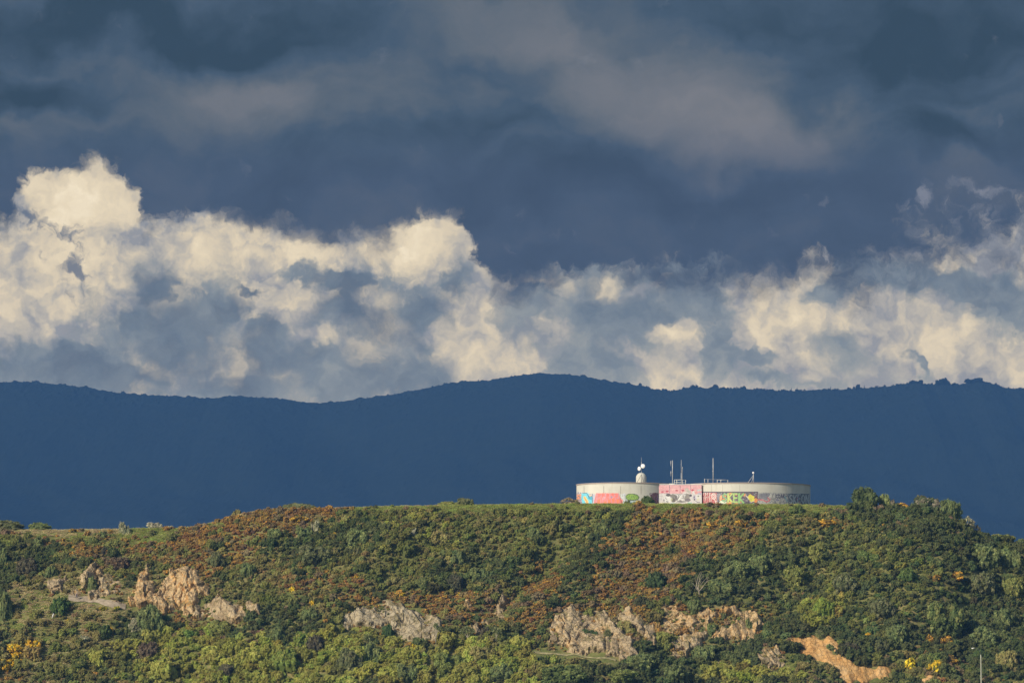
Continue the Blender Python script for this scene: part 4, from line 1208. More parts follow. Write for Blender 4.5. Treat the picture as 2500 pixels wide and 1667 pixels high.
    (2450, 1510, 60, 60, 'D', 'tree', 'dark tree on the far right, right of the deep shadow', 'tree', None, None),
    (2460, 1610, 60, 60, 'N', 'tree', 'olive brown tree right of the lamp pole near the bottom right corner', 'tree', None, None),
    (1990, 1350, 70, 50, 'G', 'tree', 'green rounded tree on the upper slope below the right tank', 'tree', None, None),
    (1940, 1400, 70, 50, 'G', 'tree', 'green rounded tree right of the broad dark thicket', 'tree', None, None),
    (2060, 1420, 70, 50, 'G', 'tree', 'green rounded tree centred on the right slope', 'tree', GREYG, None),
    (2150, 1480, 70, 50, 'G', 'tree', 'grey-green tree left of the largest spreading tree', 'tree', GREYG, None),
    (2190, 1545, 60, 50, 'D', 'tree', 'dark green tree right of the yellow gorse above the clay slip', 'tree', None, None),
    (2080, 1580, 50, 36, 'D', 'shrub', 'dark shrub on the upper edge of the clay slip', 'shrub', PURP, None),
    (2028, 1579, 26, 18, 'D', 'shrub', 'dark green shrub growing out over the clay slip', 'shrub', None, None),
    (1340, 1290, 40, 34, 'N', 'shrub', 'olive shrub on the upper slope left of the gully', 'shrub', None, None),
    (1480, 1262, 30, 26, 'L', 'shrub', 'light green shrub close under the left tank', 'shrub', None, None),
    (1300, 1300, 42, 36, 'D', 'shrub', 'dark green shrub on the upper slope, left of the olive one above the gully', 'shrub', None, None),
]
for (px, py, w, h, sp, nm, lab, cat, tn, fm) in PL:
    plant(px, py, w, h, sp, nm, lab, cat, None, fm, tn)


# tubes for trunks, poles and limbs
def tube(paths, nseg=6):
    V, Q = [], []
    for pts, rads in paths:
        pts = [Vector(p) for p in pts]
        st = len(V)
        up = Vector((0.31, 0.95, 0.05))
        for i, p in enumerate(pts):
            t = (pts[min(i + 1, len(pts) - 1)] - pts[max(i - 1, 0)]).normalized()
            a = t.cross(up)
            if a.length < 1e-3:
                a = t.cross(Vector((1, 0, 0)))
            a.normalize()
            b = t.cross(a)
            for k in range(nseg):
                an = 2 * math.pi * k / nseg
                V.append(p + (a * math.cos(an) + b * math.sin(an)) * rads[i])
        for i in range(len(pts) - 1):
            for k in range(nseg):
                k2 = (k + 1) % nseg
                Q.append((st + i * nseg + k, st + i * nseg + k2, st + (i + 1) * nseg + k2, st + (i + 1) * nseg + k))
        V.append(pts[0]); V.append(pts[-1])
        c0, c1 = len(V) - 2, len(V) - 1
        e = st + (len(pts) - 1) * nseg
        for k in range(0, nseg, 2):
            Q.append((c0, st + (k + 2) % nseg, st + k + 1, st + k))
            Q.append((c1, e + k, e + k + 1, e + (k + 2) % nseg))
    return [tuple(v) for v in V], Q


def tube_obj(name, paths, mat, parent=None, nseg=6):
    V, Q = tube(paths, nseg)
    return link(name, npmesh(name, V, Q, smooth=True), mat, parent)


def sword_crown(seed, n, ln, w):
    r = np.random.RandomState(seed)
    d = unit(r.normal(size=(n, 3)) + (0, 0, 0.15))
    ln_ = ln * r.uniform(0.7, 1.1, n)[:, None]
    sd = unit(np.cross(d, r.normal(size=(n, 3)))) * w
    mid = d * ln_ * 0.55
    tip = d * ln_ + np.array([0, 0, -0.22]) * ln_
    q = np.stack([d * 0.05 - sd * 0.5, mid + sd, tip, mid - sd], 1).reshape(-1, 3)
    return q


def cabbage_tree(px, py_base, hpx, heads, label, seed, tr=0.14):
    b = hit(px, py_base)
    b.y -= 1.0
    s = b.y / F
    H = hpx * s
    root = empty('cabbage_tree', b)
    tag(root, label, 'cabbage tree')
    paths = []
    vs, ra, rc = [], [], []
    for k, (hx, hz, rad) in enumerate(heads):
        tip = Vector((hx * H, 0.1 * k, hz * H))
        paths.append(([(0, 0, -0.5), (0.02 * H, 0, 0.35 * H * hz), tip], [tr, tr * 0.85, tr * 0.6]))
        q = sword_crown(seed + k, 190, rad * H, 0.07)
        vs.append(q + np.array(tip))
    tube_obj('trunk', paths, PALEBARK, root)
    V = np.concatenate(vs)
    n = len(V) // 4
    me = npmesh('crown', V, np.arange(n * 4).reshape(n, 4))
    rr = np.random.RandomState(seed)
    face_attr(me, 'rnd', rr.uniform(size=n))
    face_attr(me, 'rndc', rr.uniform(size=n))
    me.materials.append(FOL)
    c = link('crown', me, None, root)
    set_tint(c, (0.13, 0.15, 0.055), (0.24, 0.24, 0.12), 0.35)
    put(b.x, b.y, 1.2)


PALEBARK = simple_mat('pale_bark', (0.34, 0.30, 0.22), 0.9, 0.1)
cabbage_tree(1141, 1566, 42, [(0, 0.72, .30), (-.26, .62, .24), (.28, .60, .24)], 'round-headed cabbage tree with short trunk right of the grey crumbling rock face', 31)
cabbage_tree(1211, 1560, 36, [(0, 0.6, .36), (.25, .5, .26)], 'low dark cabbage tree between the blackish shrub and the wide rock band', 41)
cabbage_tree(1064, 1566, 46, [(0, .86, .20), (.12, .7, .14)], 'tall thin pale-trunked cabbage tree at the right edge of the grey rock face', 51, 0.16)
cabbage_tree(897, 1562, 24, [(0, .3, .62), (.2, .2, .5)], 'spiky pale-leaved low cabbage tree left of the green shrub before the grey rock', 61)
cabbage_tree(1484, 1556, 30, [(0, .45, .42), (0, .2, .4)], 'spiky clump plant hanging on the craggy cliff face', 71)
cabbage_tree(1500 + 500, 1555, 26, [(0, .3, .6)], 'spiky clump plant on the upper edge of the clay slip', 81)

# bare dead tree
b = hit(1707, 1447)
b.y -= 2.5
s = b.y / F
root = empty('dead_tree', b)
tag(root, 'bare bleached dead tree with forked branches above the golden ledge', 'dead tree')
px0, py0 = 1705.0, 1452.0


def dp(x, y, off=0.0):
    return ((x - px0) * s, off, (py0 - y) * s + 0.2)


limbs = [([(1697, 1443), (1699, 1425), (1703, 1412), (1708, 1401)], .20), ([(1701, 1443), (1705, 1420), (1709, 1409), (1711, 1403)], .16), ([(1702, 1430), (1712, 1415), (1717, 1409)], .13),
         ([(1712, 1441), (1720, 1430), (1727, 1423), (1733, 1422)], .18), ([(1704, 1440), (1714, 1426), (1722, 1418), (1728, 1414)], .12), ([(1696, 1440), (1690, 1432), (1684, 1428)], .10),
         ([(1703, 1436), (1711, 1422), (1716, 1416)], .10), ([(1699, 1436), (1695, 1424), (1693, 1415)], .08), ([(1720, 1430), (1726, 1418), (1728, 1413)], .08), ([(1703, 1450), (1706, 1448), (1714, 1447)], .2)]
tube_obj('trunk', [([dp(1705, 1458), dp(1703, 1448, .1), dp(1700, 1440, .2)], [.28, .24, .18])], DEADWOOD, root)
for k, (l, w_) in enumerate(limbs):
    n = len(l)
    tube_obj('branch', [([dp(1703, 1450)] + [dp(x, y, 0.25 * math.sin(k * 2 + i)) for i, (x, y) in enumerate(l)], [w_ * 0.8] + [w_ * 0.7 * (1 - 0.75 * i / (n - 1)) for i in range(n)])], DEADWOOD, root)
put(b.x, b.y, 1.0)

# ------------------------------------------------------------------ scrub and grass that cover the hill
rs = np.random.RandomState(11)
NT_ = 170000
cx = rs.uniform(-225, 235, NT_)
cy = rs.uniform(1381, 1477.5, NT_)
cz = terr(cx, cy)
ppx, ppy = proj(cx, cy, cz)
ZW = zone_weights(ppx, ppy)
# patchiness: neighbouring plants tend to be of one kind
score = np.log(ZW + 1e-6)
for k in range(len(KEYS)):
    score[:, k] += 1.6 * fbm(cx / 9.0 + 40 * k, cy / 7.0, 3.0 * k, 3) + 0.42 * rs.gumbel(size=NT_)
pick = score.argmax(1)
rocksd = np.full(NT_, -1e3)
for (kind, poly, lab) in ROCKS:
    xs_ = [p[0] for p in poly]; ys_ = [p[1] for p in poly]
    mk = (ppx > min(xs_) - 30) & (ppx < max(xs_) + 30) & (ppy > min(ys_) - 30) & (ppy < max(ys_) + 30)
    rocksd[mk] = np.maximum(rocksd[mk], np.maximum(poly_sd(ppx[mk], ppy[mk], poly), poly_sd(ppx[mk], ppy[mk] - 15, poly) - 3))
pathsd = np.full(NT_, 1e3)
for ln in (c5((560, 868), (630, 885), (700, 880), (780, 895), (860, 915), (940, 930), (1030, 950)), c7((180, 1318), (300, 1330), (420, 1340), (540, 1340), (700, 1370), (850, 1388))):
    for (ax, ay), (bx, by) in zip(ln[:-1], ln[1:]):
        t = np.clip(((ppx - ax) * (bx - ax) + (ppy - ay) * (by - ay)) / ((bx - ax) ** 2 + (by - ay) ** 2), 0, 1)
        pathsd = np.minimum(pathsd, np.hypot(ppx - ax - t * (bx - ax), (ppy - ay - t * (by - ay)) * 1.0))
res = {k: [] for k in KEYS}
big_first = np.argsort(-np.array([RAD[KEYS[k]][1] for k in pick]) + rs.uniform(0, 1.6, NT_))
for i in big_first:
    k = KEYS[pick[i]]
    lo, hi = RAD[k]
    r = lo + (hi - lo) * rs.uniform() ** 1.7
    d = YC0 - cy[i]
    low = sstep(ppy[i], 1480, 1600)
    if k in 'LGDN':
        r *= 0.82 + 0.5 * low
    sd = rocksd[i]
    rp = r / 0.13
    if sd > -rp * 0.6 - 3:
        if sd > -2 and rs.uniform() < 0.22 and k not in 'LH' and not (ppx[i] > 1925 and ppy[i] > 1540):
            r = rs.uniform(0.45, 1.15)
            k = rs.choice(['O', 'N', 'G', 'B', 'D'], p=[.4, .22, .15, .13, .1])
        elif sd > -2 or rs.uniform() < 0.75:
            continue
    if pathsd[i] < 4 + rp * 0.75 and not (k in 'TH' and pathsd[i] > 8):
        continue
    if d < 6.5 and k not in 'THOPB' and ppx[i] < 2075:
        if rs.uniform() < 0.86:
            continue
        r = min(r, 1.0)
    if d < 2.2 and k not in 'TH' and ppx[i] < 2075:
        continue
    if near(cx[i], cy[i], r, 0.42 if k not in 'TH' else 0.42):
        continue
    put(cx[i], cy[i], r)
    res[k].append((cx[i], cy[i], cz[i], r))
# the grassy flat behind the crest, seen edge-on
for i in range(2600):
    x = rs.uniform(-235, 200)
    y = rs.uniform(1474.5, 1484.5)
    if near(x, y, 0.5, 0.5):
        continue
    z = float(terr(x, y))
    k = 'T' if (rs.uniform() < (0.75 if x < -25 else 0.25)) else 'H'
    put(x, y, 0.5)
    res[k].append((x, y, z, rs.uniform(0.45, 0.8)))


def emit(name, keys, label, cat, group=None):
    P, rot, scl, form, t1, t2, mf = [], [], [], [], [], [], []
    for k in keys:
        a, b_, m_, fm, hf = SPC[k]
        for (x, y, z, r) in res[k]:
            fset = fm
            if fm in ('MED', 'SML'):
                fset = 'BIG' if r > 2.3 else 'MED' if r > 1.25 else 'SML'
            if k == 'P':
                fset = 'AIR' if rs.uniform() < .4 else fset
            h = r * hf * rs.uniform(0.85, 1.3)
            if fset == 'TUF':
                h = rs.uniform(0.35, 0.85)
            P.append((x, y, z - 0.10 * h))
            rot.append((rs.normal(0, 0.08), rs.normal(0, 0.08), rs.uniform(-0.9, 0.9)))
            scl.append((r * rs.uniform(.9, 1.15), r * rs.uniform(.9, 1.15), h))
            form.append(rs.choice(IDX[fset]))
            v = math.exp(rs.normal(0, 0.17))
            j = 1 + rs.normal(0, 0.07, 3)
            t1.append(np.array(a) * v * j)
            t2.append(np.array(b_) * (0.5 + 0.5 * v))
            mf.append(float(np.clip(m_ * math.exp(rs.normal(0, 0.7)), 0, 0.95)))
    return scatter(name, P, rot, scl, form, t1, t2, mf, label=label, cat=cat, group=group)


emit('green_scrub', 'GDLN', 'dense green scrub covering the hillside below the crest', 'scrub')
emit('gorse_scrub', 'OYB', 'low orange and brown gorse scrub spread over the slope', 'scrub')
emit('pale_scrub', 'P', 'scattered small pale bushes dotted through the green scrub', 'scrub')
emit('grass', 'TH', 'tan and green rough grass along the crest and the lower left slope', 'grass')
print('scrub counts', {k: len(v) for k, v in res.items()})

# trees along the mountain's ridge, far off and read as one mass
P, rot, scl, form = [], [], [], []
x = -800.0 * MS
while x < 800 * MS:
    zr = float(np.interp(x, _rx, _rz))
    pxr = 1250 + x / YR * F
    dens = 0.4 if pxr < 1560 else 0.8
    gap = pn(x / 44.0, 9.0) > 0.25
    if rs.uniform() < dens and not gap:
        r = rs.uniform(2.0, 4.2) * (0.85 if pxr > 1560 else 0.5) * MS
        P.append((x, YR + rs.uniform(-10, 2), float(mount(np.array([x]), np.array([YR]))[0]) - 0.5 * r))
        rot.append((0, 0, rs.uniform(-3, 3)))
        scl.append((r, r, r * rs.uniform(0.8, 1.5)))
        form.append(rs.choice(IDX['SML'] + IDX['AIR']))
    x += rs.uniform(2.5, 6) * MS
for (pxr, r, h) in ((2298, 8, 12), (2306, 7, 12), (2312, 6, 9), (2290, 5, 8), (2330, 3, 6), (1700, 5, 6), (1690, 6, 6), (1745, 6, 6), (1818, 3, 7), (2085, 4, 6), (2093, 5, 8), (2245, 8, 7), (2370, 12, 8), (2385, 12, 8), (2230, 9, 6)):
    p = at(pxr, 950, YR)
    P.append((p.x, YR - 2, float(mount(np.array([p.x]), np.array([YR]))[0]) - 2))
    rot.append((0, 0, rs.uniform(-3, 3))); scl.append((r * MS * .9, r * MS * .9, h * MS * .9)); form.append(rs.choice(IDX['MED']))
for pxr in (1932, 1946, 2028, 2099, 2110):
    p = at(pxr, 950, YR)
    P.append((p.x, YR - 2, float(mount(np.array([p.x]), np.array([YR]))[0]) - 1))
    rot.append((0, 0, 0)); scl.append((1.3, 1.3, 10.0)); form.append(IDX['SML'][0])
n = len(P)
scatter('ridge_forest', P, rot, scl, form, [(0.012, 0.018, 0.012)] * n, [(0.02, 0.026, 0.016)] * n, [0.3] * n, label='dark trees along the far mountain ridge', cat='forest')

# ------------------------------------------------------------------ water tanks
def concrete(name, col, stain=0.25):
    m, g, out = mat_new(name)
    pos = g.n('ShaderNodeNewGeometry').outputs['Position']
    n1 = g.noise(g.v('MULTIPLY', pos, (0.5, 0.5, 0.12)), 0.9, 6, 0.65)
    n2 = g.noise(pos, 0.25, 4, 0.5)
    c = g.v('SCALE', col, g.rng(n2, 0.3, 0.7, 0.92, 1.05))
    c = g.mix(g.m('MULTIPLY', g.rng(n1, 0.50, 0.72), stain), c, (0.36, 0.31, 0.22))
    principled(g, out, c, 0.85, 0.15, 0, n1, 0.3, 0.03)
    return m


M_WALL = concrete('tank_render', (0.60, 0.58, 0.50), 0.30)
M_ROOF = concrete('tank_roof', (0.40, 0.33, 0.29), 0.3)
M_SEAM = simple_mat('seam', (0.33, 0.30, 0.25), 0.9, 0.1)
M_STEEL = simple_mat('galvanised_steel', (0.50, 0.50, 0.48), 0.5, 0.4, 0.2)
M_WHITE = simple_mat('white_paint', (0.85, 0.84, 0.80), 0.4, 0.4, 0, 0.03)
M_DARK = simple_mat('dark_steel', (0.10, 0.09, 0.10), 0.6, 0.3)
M_DOME = concrete('dome_render', (0.55, 0.54, 0.46), 0.2)
M_PINKW = simple_mat('pink_paint', (0.74, 0.43, 0.42), 0.8, 0.1, 0, 0.06)


def paint_mat():
    m, g, out = mat_new('spray_paint')
    a = g.n('ShaderNodeAttribute', attribute_type='GEOMETRY', attribute_name='paint').outputs['Color']
    pos = g.n('ShaderNodeNewGeometry').outputs['Position']
    n = g.noise(pos, 1.6, 5, 0.6)
    principled(g, out, g.v('SCALE', a, g.rng(n, 0.3, 0.7, 0.88, 1.08)), 0.7, 0.2)
    return m


M_PAINT = paint_mat()
ZB = 60.0


def ring(cx, cy, prof, n=160):
    V, Q = [], []
    for (r, z) in prof:
        for k in range(n):
            a = 2 * math.pi * k / n
            V.append((cx + r * math.cos(a), cy + r * math.sin(a), z))
    for i in range(len(prof) - 1):
        for k in range(n):
            k2 = (k + 1) % n
            Q.append((i * n + k, i * n + k2, (i + 1) * n + k2, (i + 1) * n + k))
    return V, Q


class Cyl:
    def __init__(s, px, rpx, yc, ptop, label):
        s.k = yc / F
        s.R = rpx * s.k
        s.yc = yc
        c = at(px, 1200, yc)
        s.x = c.x
        yf = yc - s.R
        s.base = float(terr(s.x, yf)) - 0.4
        s.top = at(px, ptop, yf).z
        s.root = empty('water_tank', (s.x, yc, s.base))
        tag(s.root, label, 'water tank', 'round concrete water tanks')
        H = s.top - s.base
        V, Q = ring(0, 0, [(s.R, -0.6), (s.R, H)], 200)
        link('wall', npmesh('wall', V, Q, smooth=True), M_WALL, s.root)
        # roof: slab with an overhang, almost flat, slightly domed
        V, Q = ring(0, 0, [(s.R - 0.3, H + 0.002), (s.R + 0.20, H + 0.002), (s.R + 0.20, H + 0.30), (s.R * 0.6, H + 0.42), (s.R * 0.2, H + 0.48), (0.01, H + 0.5)], 200)
        link('roof', npmesh('roof', V, Q), M_ROOF, s.root)
        s.H = H

    def pt(s, px, py, off):
        """point on the front of the wall seen at a photo pixel"""
        Y = s.yc - s.R * 0.9
        for _ in range(4):
            x = (px - 1250) / F * 1.0
            X = raydir(px, py)[0] * Y - s.x
            X = np.clip(X, -s.R * 0.9995, s.R * 0.9995)
            Y = s.yc - np.sqrt(s.R ** 2 - X ** 2)
        Z = raydir(px, py)[1] * Y
        nx, ny = X / s.R, (Y - s.yc) / s.R
        return np.stack([X + nx * off, Y - s.yc + ny * off, Z - s.base], -1)


LT = Cyl(1528, 120.5, 1498.2, 1179.2, 'left round cream water tank with orange, cyan and coral graffiti')
RT = Cyl(1817, 161.0, 1502.8, 1179.4, 'wider right round cream water tank with a long graffiti band and shaded end')


def vert_seams(T, pxs, y0, y1, w=0.12):
    for px in pxs:
        a = T.pt(np.array([px - w * 3, px + w * 3]), np.array([y0, y0]), 0.02)
        b_ = T.pt(np.array([px - w * 3, px + w * 3]), np.array([y1, y1]), 0.02)
        V = [tuple(a[0]), tuple(a[1]), tuple(b_[1]), tuple(b_[0])]
        link('wall_seam', npmesh('wall_seam', V, [(3, 2, 1, 0)]), M_SEAM, T.root)


vert_seams(LT, [1426, 1474, 1515, 1565], 1186, 1206, 0.22)
vert_seams(RT, [1737, 1764, 1806], 1183, 1199, 0.10)


# ---- painting: a small raster of face colours over the wall
class Mural:
    def __init__(s, x0, y0, x1, y1, st=0.5):
        s.x0, s.y0, s.st = x0, y0, st
        s.nx, s.ny = int(round((x1 - x0) / st)), int(round((y1 - y0) / st))
        s.gx, s.gy = np.meshgrid(x0 + (np.arange(s.nx) + .5) * st, y0 + (np.arange(s.ny) + .5) * st, indexing='ij')
        s.wx = s.gx + 0.8 * pn(s.gx / 3.0, s.gy / 3.0, x0)
        s.wy = s.gy + 0.8 * pn(s.gx / 3.0, s.gy / 3.0, x0 + 9)
        s.c = np.zeros((s.nx, s.ny, 3))
        s.a = np.zeros((s.nx, s.ny), bool)

    def col(s, m, c, jit=0.0):
        c = np.array(lin(*c)) * 0.78 + 0.07
        v = c[None] * (1 + jit * np.random.RandomState(1).normal(size=(int(m.sum()), 1)))
        s.c[m] = np.clip(v, 0, 0.9)
        s.a |= m
        return s

    def poly(s, pts, c, ragged=True):
        m = poly_sd(s.wx if ragged else s.gx, s.wy if ragged else s.gy, pts) > 0
        return s.col(m, c)

    def rect(s, a, b_, c_, d, c, rag=False):
        return s.poly([(a, b_), (c_, b_), (c_, d), (a, d)], c, rag)

    def ell(s, cx, cy, rx, ry, c):
        return s.col(((s.wx - cx) / rx) ** 2 + ((s.wy - cy) / ry) ** 2 < 1, c)

    def ringe(s, cx, cy, rx, ry, t, c, half=None):
        q = np.sqrt(((s.gx - cx) / rx) ** 2 + ((s.gy - cy) / ry) ** 2)
        m = np.abs(q - 1) * min(rx, ry) < t
        if half:
            m &= s.gy < cy
        return s.col(m, c)

    def line(s, pts, w, c, only=None):
        m = np.zeros(s.gx.shape, bool)
        for (ax, ay), (bx, by) in zip(pts[:-1], pts[1:]):
            L = (bx - ax) ** 2 + (by - ay) ** 2 + 1e-9
            t = np.clip(((s.wx - ax) * (bx - ax) + (s.wy - ay) * (by - ay)) / L, 0, 1)
            m |= np.hypot(s.wx - ax - t * (bx - ax), s.wy - ay - t * (by - ay)) < w / 2
        if only is not None:
            m &= only
        return s.col(m, c)

    def speck(s, thr, sc_, c, seed=0.0, sy=1.0):
        m = (fbm(s.gx / sc_, s.gy / sc_ / sy, seed, 3) > thr) & s.a
        return s.col(m, c)

    def text(s, word, x, y, w, h, gap, t, c, outline=None, slant=0.0):
        for pas in ((1, outline), (0, c)) if outline else ((0, c),):
            px = x
            for k, ch in enumerate(word):
                dy = 0.8 * math.sin(k * 2.1)
                for ln in GLY[ch]:
                    s.line([(px + (u + slant * (1 - v)) * w, y + dy + v * h) for u, v in ln], t + 1.5 * pas[0], pas[1])
                px += w + gap
        return s

    def build(s, T, label, off=0.03, flat=None):
        X = s.x0 + np.arange(s.nx + 1) * s.st
        Yv = s.y0 + np.arange(s.ny + 1) * s.st
        gx, gy = np.meshgrid(X, Yv, indexing='ij')
        if flat is None:
            V = T.pt(gx, gy, off).reshape(-1, 3)
            par = T.root
        else:
            dx, dz = raydir(gx, gy)
            V = np.stack([dx * flat - T.location.x, np.full(gx.shape, flat - T.location.y), dz * flat - T.location.z], -1).reshape(-1, 3)
            par = T
        Q = gridquads(s.nx + 1, s.ny + 1, s.a)
        me = npmesh('mural', V, Q[:, ::-1])
        face_col(me, 'paint', s.c[s.a].reshape(-1, 3))
        o = link('mural', me, M_PAINT, par)
        o['label'] = label
        return o


GLY = {
    'S': [[(.9, .12), (.5, 0), (.12, .2), (.3, .45), (.7, .55), (.9, .8), (.5, 1), (.1, .88)]],
    'K': [[(.1, 0), (.1, 1)], [(.9, 0), (.15, .52), (.9, 1)]],
    'E': [[(.9, 0), (.1, 0), (.1, 1), (.9, 1)], [(.1, .5), (.8, .5)]],
    'O': [[(.5, 0), (.1, .25), (.1, .75), (.5, 1), (.9, .75), (.9, .25), (.5, 0)]],
    'N': [[(.1, 1), (.1, 0), (.9, 1), (.9, 0)]],
    'A': [[(.05, 1), (.5, 0), (.95, 1)], [(.25, .65), (.75, .65)]],
    'R': [[(.1, 1), (.1, 0), (.8, .1), (.8, .45), (.15, .52), (.9, 1)]],
    'Y': [[(.1, 0), (.5, .5), (.9, 0)], [(.5, .5), (.5, 1)]],
    'L': [[(.1, 0), (.1, 1), (.9, 1)]],
    'I': [[(.5, 0), (.5, 1)]],
    'V': [[(.1, 0), (.5, 1), (.9, 0)]],
    'M': [[(.05, 1), (.1, 0), (.5, .6), (.9, 0), (.95, 1)]],
    'C': [[(.9, .1), (.4, 0), (.1, .4), (.1, .7), (.4, 1), (.9, .9)]],
}
B = 1236
# left tank
m = Mural(1408.3, 1201, 1448, B)
m.poly([(1408, 1203), (1414, 1200), (1447, 1206), (1447, B), (1408, B)], (205, 200, 205))
m.poly([(1408, 1207), (1419, 1206), (1420, 1217), (1414, 1220), (1408, 1219)], (252, 152, 82))
m.poly([(1408, 1219), (1424, 1216), (1424, B), (1408, B)], (165, 150, 160)).speck(0.15, 3, (120, 105, 125), 1).speck(0.35, 3, (215, 205, 205), 4)
m.poly([(1420, 1204), (1433, 1202), (1447, 1211), (1447, B), (1423, B), (1419, 1214)], (112, 212, 232))
m.poly([(1436, 1206), (1447, 1211), (1447, 1222), (1436, 1217)], (70, 180, 210))
m.poly([(1425, 1211), (1430, 1211), (1437, 1223), (1436, 1231), (1430, 1226), (1425, 1217)], (252, 212, 120))
m.line([(1427, 1214), (1432, 1222), (1434, 1228)], 2.4, (250, 150, 85)).line([(1424, 1203), (1432, 1203), (1435, 1208), (1438, 1213), (1446, 1211)], 1.2, (40, 90, 120))
m.line([(1436, 1214), (1442, 1217), (1446, 1216)], 1.0, (40, 110, 140)).line([(1446.5, 1205), (1446.5, B)], 1.0, (60, 100, 130)).poly([(1437, 1207), (1444, 1206), (1445, 1210), (1440, 1212)], (225, 200, 175))
m.build(LT, 'orange and sky blue graffiti with an orange square and a yellow streak')
m = Mural(1448, 1203, 1519, B)
m.rect(1448, 1206, 1452, B, (190, 190, 215))
m.poly([(1455, 1203.5), (1511, 1203.5), (1514, 1213), (1519, 1226), (1519, B), (1449, B), (1451, 1222)], (238, 128, 118))
for k in range(11):
    x = 1457 + k * 5.4
    m.line([(x, 1205 + 2 * math.sin(k)), (x + 1.2 * math.sin(k * 3), 1216 + 3 * math.cos(k * 2))], 1.7, (205, 155, 172))
    m.line([(x - 2, 1217 + 2 * math.cos(k)), (x - 1, 1228)], 1.3, (214, 150, 168))
for x, y in ((1462, 1224), (1478, 1228), (1487, 1224), (1497, 1221), (1508, 1222)):
    m.ell(x, y, 3.2, 5.5, (254, 128, 82))
for x, y in ((1462, 1209), (1472, 1207), (1484, 1208), (1496, 1207), (1506, 1210)):
    m.ell(x, y, 2.3, 4.5, (250, 120, 108))
m.ell(1493, 1213, 2, 2.5, (160, 140, 165)).ell(1476, 1214, 2, 2, (230, 165, 170))
m.build(LT, 'large coral and salmon graffiti panel')
m = Mural(1513, 1204, 1562, B)
m.poly([(1515, 1205), (1527, 1204), (1528, 1214), (1540, 1221), (1553, 1222), (1553, B), (1518, B), (1514, 1214)], (196, 198, 204)).speck(0.1, 2.2, (232, 234, 238), 3).speck(0.32, 2.0, (150, 150, 165), 7)
m.ringe(1519.5, 1210, 3, 3.6, .8, (240, 240, 244)).ringe(1522, 1217, 3.2, 3.4, .8, (240, 240, 244))
m.poly([(1516, 1217), (1521, 1220), (1519, B), (1517, B)], (245, 150, 140))
m.poly([(1528, 1209), (1534, 1204.5), (1546, 1204.5), (1556, 1207), (1561, 1213), (1558, 1220), (1545, 1222), (1531, 1220), (1527.5, 1215)], (60, 84, 44))
m.poly([(1529.5, 1210), (1535, 1206), (1546, 1206), (1555, 1208.5), (1559, 1213), (1556, 1218), (1544, 1219.5), (1532, 1218), (1529, 1214)], (160, 200, 62))
m.speck(0.28, 2.0, (110, 155, 60), 5)
for k in range(6):
    m.line([(1532 + k * 4.4, 1208 + k % 2), (1533.5 + k * 4.4, 1213), (1531 + k * 4.4, 1217)], .9, (70, 110, 50))
m.rect(1552, 1222, 1562, 1226, (215, 195, 50), True).rect(1530, 1223, 1551, B, (178, 205, 200), True)
m.build(LT, 'lime green bubble letters over silver-white graffiti')
m = Mural(1583, 1202, 1609, B)
m.poly([(1585, 1204), (1600, 1202), (1608, 1204), (1608, B), (1596, B), (1590, 1216)], (112, 52, 62)).speck(0.12, 3, (75, 42, 58), 3).speck(0.36, 2, (150, 110, 130), 8)
m.line([(1586, 1207), (1592, 1205)], 1.5, (215, 205, 200)).line([(1604, 1206), (1605, 1214)], 1, (150, 130, 160)).rect(1604, 1214, 1608, 1222, (110, 70, 120), True)
m.build(LT, 'dark maroon graffiti beside the pump house')

# right tank
m = Mural(1713, 1199, 1853, B)
m.rect(1713, 1199.5, 1850.5, B, (74, 66, 84))
m.speck(0.25, 5, (92, 86, 104), 2)
m.rect(1714, 1202, 1735, B, (172, 56, 62), True).rect(1735, 1202, 1750, B, (196, 60, 64), True).speck(.3, 4, (134, 46, 58), 6)
for k in range(4):
    x = 1716 + k * 5
    m.line([(x, 1205), (x + 2.2, 1202), (x + 1, 1209)], 1.2, (225, 205, 200)).line([(x, 1211), (x + 1, 1219), (x + 3, 1215)], 1.0, (222, 180, 175))
    m.line([(x + 1, 1220), (x + 1, 1227)], .8, (214, 120, 118))
m.line([(1733.5, 1203), (1732, B)], 1.3, (226, 196, 190)).line([(1720, 1214), (1730, 1212)], 1.0, (235, 225, 220))
m.ringe(1742.5, 1211, 5.2, 6.5, .9, (235, 222, 214)).ringe(1742.5, 1211, 2.2, 3, .7, (240, 226, 218))
m.line([(1738, 1216), (1735, 1228)], 1.0, (225, 190, 180)).line([(1744, 1216), (1748, 1229)], 1.6, (236, 220, 205)).line([(1748, 1212), (1749, 1224)], 1.0, (236, 220, 205))
m.poly([(1749, 1206), (1760, 1203), (1762, 1212), (1752, 1220)], (128, 124, 138)).speck(.32, 2.5, (190, 190, 180), 12)
# green and yellow letters over orange
m.poly([(1757, 1223), (1766, 1221), (1775, 1224), (1772, 1228), (1756, 1228)], (226, 240, 205))
m.poly([(1757, 1212), (1761, 1207), (1764, 1212), (1761, 1222), (1757, 1222)], (238, 172, 120))
for (x, y, rx, ry) in ((1768, 1219, 5, 3.2), (1785, 1205, 5, 3), (1797, 1206, 4, 3), (1779, 1227, 5, 4), (1797, 1226, 5, 4), (1816, 1207, 4, 3.5), (1810, 1223, 4, 4), (1832, 1210, 5, 3), (1845, 1221, 5, 5.5), (1786, 1226, 3, 3), (1770, 1211, 3, 3)):
    m.ell(x, y, rx, ry, (246, 168, 84))
m.text('S', 1763.5, 1205, 11, 18, 0, 3.6, (146, 190, 132), (80, 84, 84))
m.text('K', 1776.5, 1205, 12, 20, 0, 4.2, (206, 216, 118), (80, 84, 84))
m.text('E', 1790.5, 1205, 10, 20, 0, 4.0, (180, 210, 120), (80, 84, 84))
